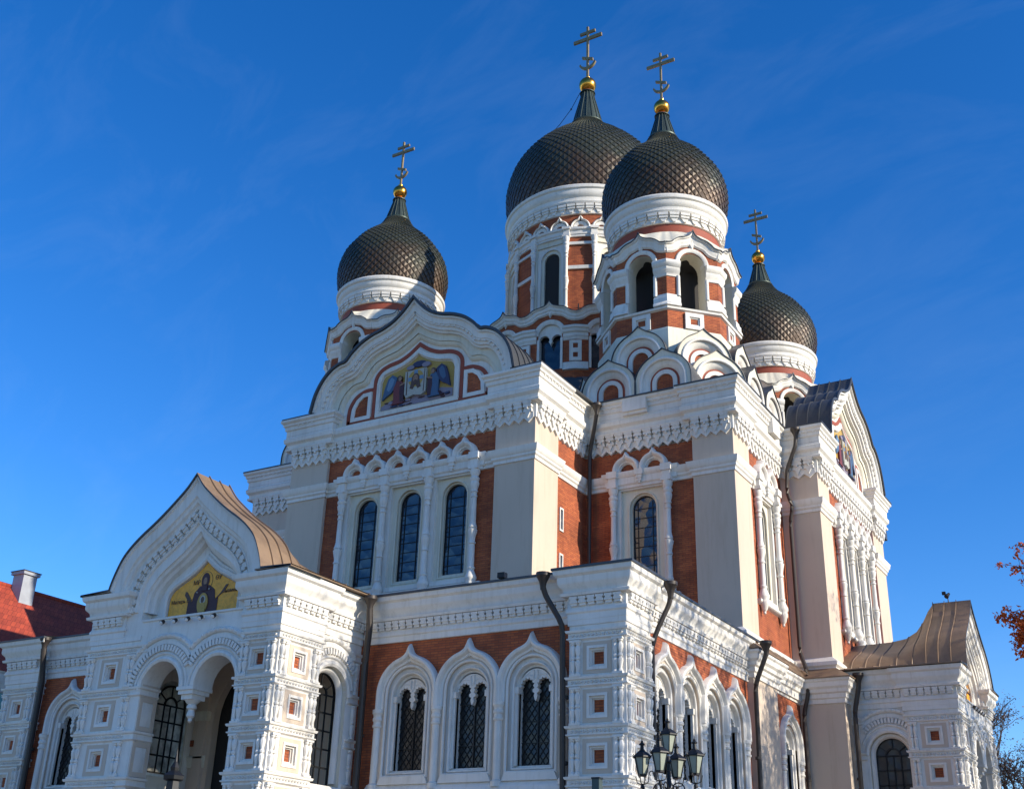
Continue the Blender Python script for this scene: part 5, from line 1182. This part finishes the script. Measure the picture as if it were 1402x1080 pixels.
def streetlamp(x, y, ztop, rot, arms=4, s=1.0, label='', r_=.57):
    L = empty('street_lamp', (x, y, 0), label, 'street lamp')
    mb = MB(); zt = ztop - .94 * s
    mb.lathe(x, y, [(.26, 0), (.26, .3), (.2, .4), (.22, .5), (.15, .7), (.11, 1.1), (.09, 1.2), (.1, 1.25), (.075, 1.3), (.06, 3.0), (.05, zt - .8), (.08, zt - .75), (.08, zt - .7), (.045, zt - .65), (.04, zt - .2), (.07, zt - .17), (.03, zt - .06)], 14, IR); obj('pole', mb, L)
    lantern(L, x, y, zt, s, rot)
    for k in range(arms):
        a = rot + 2 * pi * k / arms; e = Vector((cos(a), sin(a), 0)); mb = MB(); c = Vector((x, y, 0)); R_ = r_ * s; zb = zt - .52 * s
        pts = [c + e * .04 + Vector((0, 0, zb - .42)), c + e * R_ * .35 + Vector((0, 0, zb - .52)), c + e * R_ * .8 + Vector((0, 0, zb - .44)), c + e * R_ + Vector((0, 0, zb - .22))]
        mb.tube(pts, .022, IR, 6)
        mb.tube([c + e * (R_ * .35 + .13 * cos(t)) + Vector((0, 0, zb - .28 + .13 * sin(t))) for t in [i * .5 for i in range(14)]], .014, IR, 5)
        p = c + e * R_; t = Vector((-e.y, e.x, 0))
        mb.lathe(p.x, p.y, [(0, zb - .26), (.05, zb - .24), (.03, zb - .18), (.06, zb - .16)], 10, IR)
        for q in (e, -e, t, -t):
            mb.tube([p + q * .03 + Vector((0, 0, zb - .17)), p + q * .11 + Vector((0, 0, zb - .14)), p + q * .14 + Vector((0, 0, zb - .02))], .01, IR, 4)
        for q in (t, -t):
            mb.tube([p + q * (.17 + .045 * cos(u)) + Vector((0, 0, zb - .03 + .045 * sin(u))) for u in [3.1 - i * .6 for i in range(8)]], .01, IR, 4)
        obj('bracket', mb, L); lantern(L, p.x, p.y, zb, s, rot + k)
    return L
streetlamp(-9.50, 22.1, 5.50, radians(5.6), 4, .80, 'black five lantern street lamp standing in front of the sunlit annex corner', .68)
streetlamp(-14.44, 13.84, 3.98, .3, 0, 2.3, 'black street lamp whose dark top shows before the porch opening')
mb = MB(); zt = 3.96; x, y = -9.57, 19.1
mb.box(WORLD, x - .07, x + .07, y - .07, y + .07, 0, zt, mat('grey_green_steel', (.06, .08, .075), .5, .3, col2=(.03, .04, .04), nscale=4, amt=.7)); mb.box(WORLD, x - .08, x + .08, y - .08, y + .08, zt - .03, zt, IR)
po = obj('steel_post', mb, None); thing(po, 'grey green square steel post in front of the annex corner pilaster', 'post')

# trees
BK = mat('bark', (0.055, 0.04, 0.032), .9, col2=(.03, .022, .018), nscale=6, amt=.8, bump=(14, .6, .02))
LF1 = mat('maple_leaf_orange', (0.60, 0.15, 0.03), .6, col2=(0.34, 0.05, 0.02), nscale=1.5, amt=.9)
LF2 = mat('withered_leaf_plum', (0.10, 0.075, 0.085), .7, col2=(0.07, 0.045, 0.04), nscale=1.5, amt=.9)
LF3 = mat('yellow_leaf', (0.38, 0.20, 0.04), .6, col2=(.25, .12, .03), nscale=1.5, amt=.9)
for m in (LF1, LF3):
    n = m.node_tree.nodes; l = m.node_tree.links; b = n['Principled BSDF']; tr = n.new('ShaderNodeBsdfTranslucent'); mx = n.new('ShaderNodeMixShader'); mx.inputs[0].default_value = .5
    l.new(b.inputs['Base Color'].links[0].from_socket, tr.inputs[0]); l.new(b.outputs[0], mx.inputs[1]); l.new(tr.outputs[0], mx.inputs[2]); l.new(mx.outputs[0], n['Material Output'].inputs[0])
def tree(x, y, H, spread, seed, name, label, leafm, leaves, leafsize, levels_=5, trunk=.28, lean=(0, 0), fork=.30, group=None, limbs=()):
    rng = random.Random(seed); T = empty(name, (x, y, 0), label, 'tree', group)
    br = MB(); tips = []
    def grow(p, d, L, r, lv):
        n = 4; pts = [p]; q = p.copy(); dd = d.copy()
        for i in range(n):
            dd = (dd + Vector((rng.uniform(-1, 1), rng.uniform(-1, 1), rng.uniform(-.4, .8))) * .13).normalized(); q = q + dd * L / n; pts.append(q.copy())
        br.tube(pts, r, BK, 7 if lv > 2 else (5 if lv > 0 else 3), r * .62)
        if lv <= 2: tips.extend(pts[1:])
        if lv == 0: return
        k = 3 if lv > 1 else 4
        for i in range(k):
            a = 2 * pi * (i + rng.random() * .7) / k; t = dd.cross(Vector((0, 0, 1)));
            if t.length < .1: t = Vector((1, 0, 0))
            t.normalize(); b = dd.cross(t); an = rng.uniform(.35, .75) * spread
            nd = (dd * cos(an) + (t * cos(a) + b * sin(a)) * sin(an)).normalized()
            st = pts[-1] if i < 2 else pts[rng.choice([2, 3])]
            grow(st, nd, L * rng.uniform(.62, .82), r * rng.uniform(.5, .64), lv - 1)
    grow(Vector((x, y, 0)), Vector((lean[0], lean[1], 1)).normalized(), H * fork, trunk, levels_)
    lf = MB(); jobs = [(rng.choice(tips), .22, leafsize) for i in range(leaves)]
    for (a, b, nl, sg, ls) in limbs:            # single boughs that carry dense leaves
        a = Vector(a); b = Vector(b); pts = [a + (b - a) * t + Vector((0, 0, .5 * sin(pi * t))) + Vector((rng.uniform(-.1, .1), rng.uniform(-.1, .1), rng.uniform(-.1, .1))) for t in [i / 7 for i in range(8)]]
        br.tube(pts, .07, BK, 6, .012); tw = []
        for i in range(26):
            p = pts[rng.choice([4, 5, 6, 7, 7])]; q = p + Vector((rng.gauss(0, sg), rng.gauss(0, sg), rng.gauss(0, sg * .85))); m_ = (p + q) / 2 + Vector((0, 0, .06))
            br.tube([p, m_, q], .012, BK, 3, .004); tw += [m_, q, q]
        jobs += [(rng.choice(tw), sg * .28, ls) for i in range(nl)]
    obj('trunk', br, T)
    for p0, sg, leafsize in jobs:
        p = p0 + Vector((rng.gauss(0, sg), rng.gauss(0, sg), rng.gauss(0, sg)))
        a = Vector((rng.uniform(-1, 1), rng.uniform(-1, 1), rng.uniform(-1, 1))).normalized(); b = a.cross(Vector((rng.uniform(-1, 1), rng.uniform(-1, 1), 1))).normalized(); s = leafsize * rng.uniform(.6, 1.3)
        c = a.cross(b) * s * .2
        lf.add([tuple(p - a * s), tuple(p + b * s * .55 + c), tuple(p + a * s), tuple(p - b * s * .55 + c)], [(0, 1, 2), (0, 2, 3)], leafm)
    obj('crown', lf, T, smooth=False, recalc=False)
    return T
tree(-8.0, 60.0, 13.0, .95, 11, 'bare_tree', 'nearly bare tree with a forked trunk and withered leaves right of the side porch', LF2, 8000, .06, 6, .42, fork=.33)
tree(6.2, 37.6, 19.5, .82, 5, 'maple_tree', 'maple tree with orange red autumn leaves reaching into the right edge', LF1, 7000, .11, 6, .32,
     limbs=[((6.5, 36.6, 7.0), (-4.2, 35.7, 9.55), 2000, .36, .072), ((6.0, 36.6, 8.0), (-3.75, 35.75, 9.3), 1400, .34, .072), ((6.5, 36.6, 9.5), (-4.1, 35.75, 11.5), 450, .2, .065), ((6.2, 36.6, 10.5), (-4.1, 35.75, 12.1), 150, .15, .06)])
tree(9.8, 46.5, 24, .95, 8, 'park_tree', 'tall thinly leaved park tree shading the sunlit side of the cathedral', LF3, 7000, .12, 6, .34)
tree(10.5, 35.5, 24, .95, 21, 'park_tree', 'bare branched park tree beyond the maple, shading the annex', LF3, 6000, .12, 6, .30)
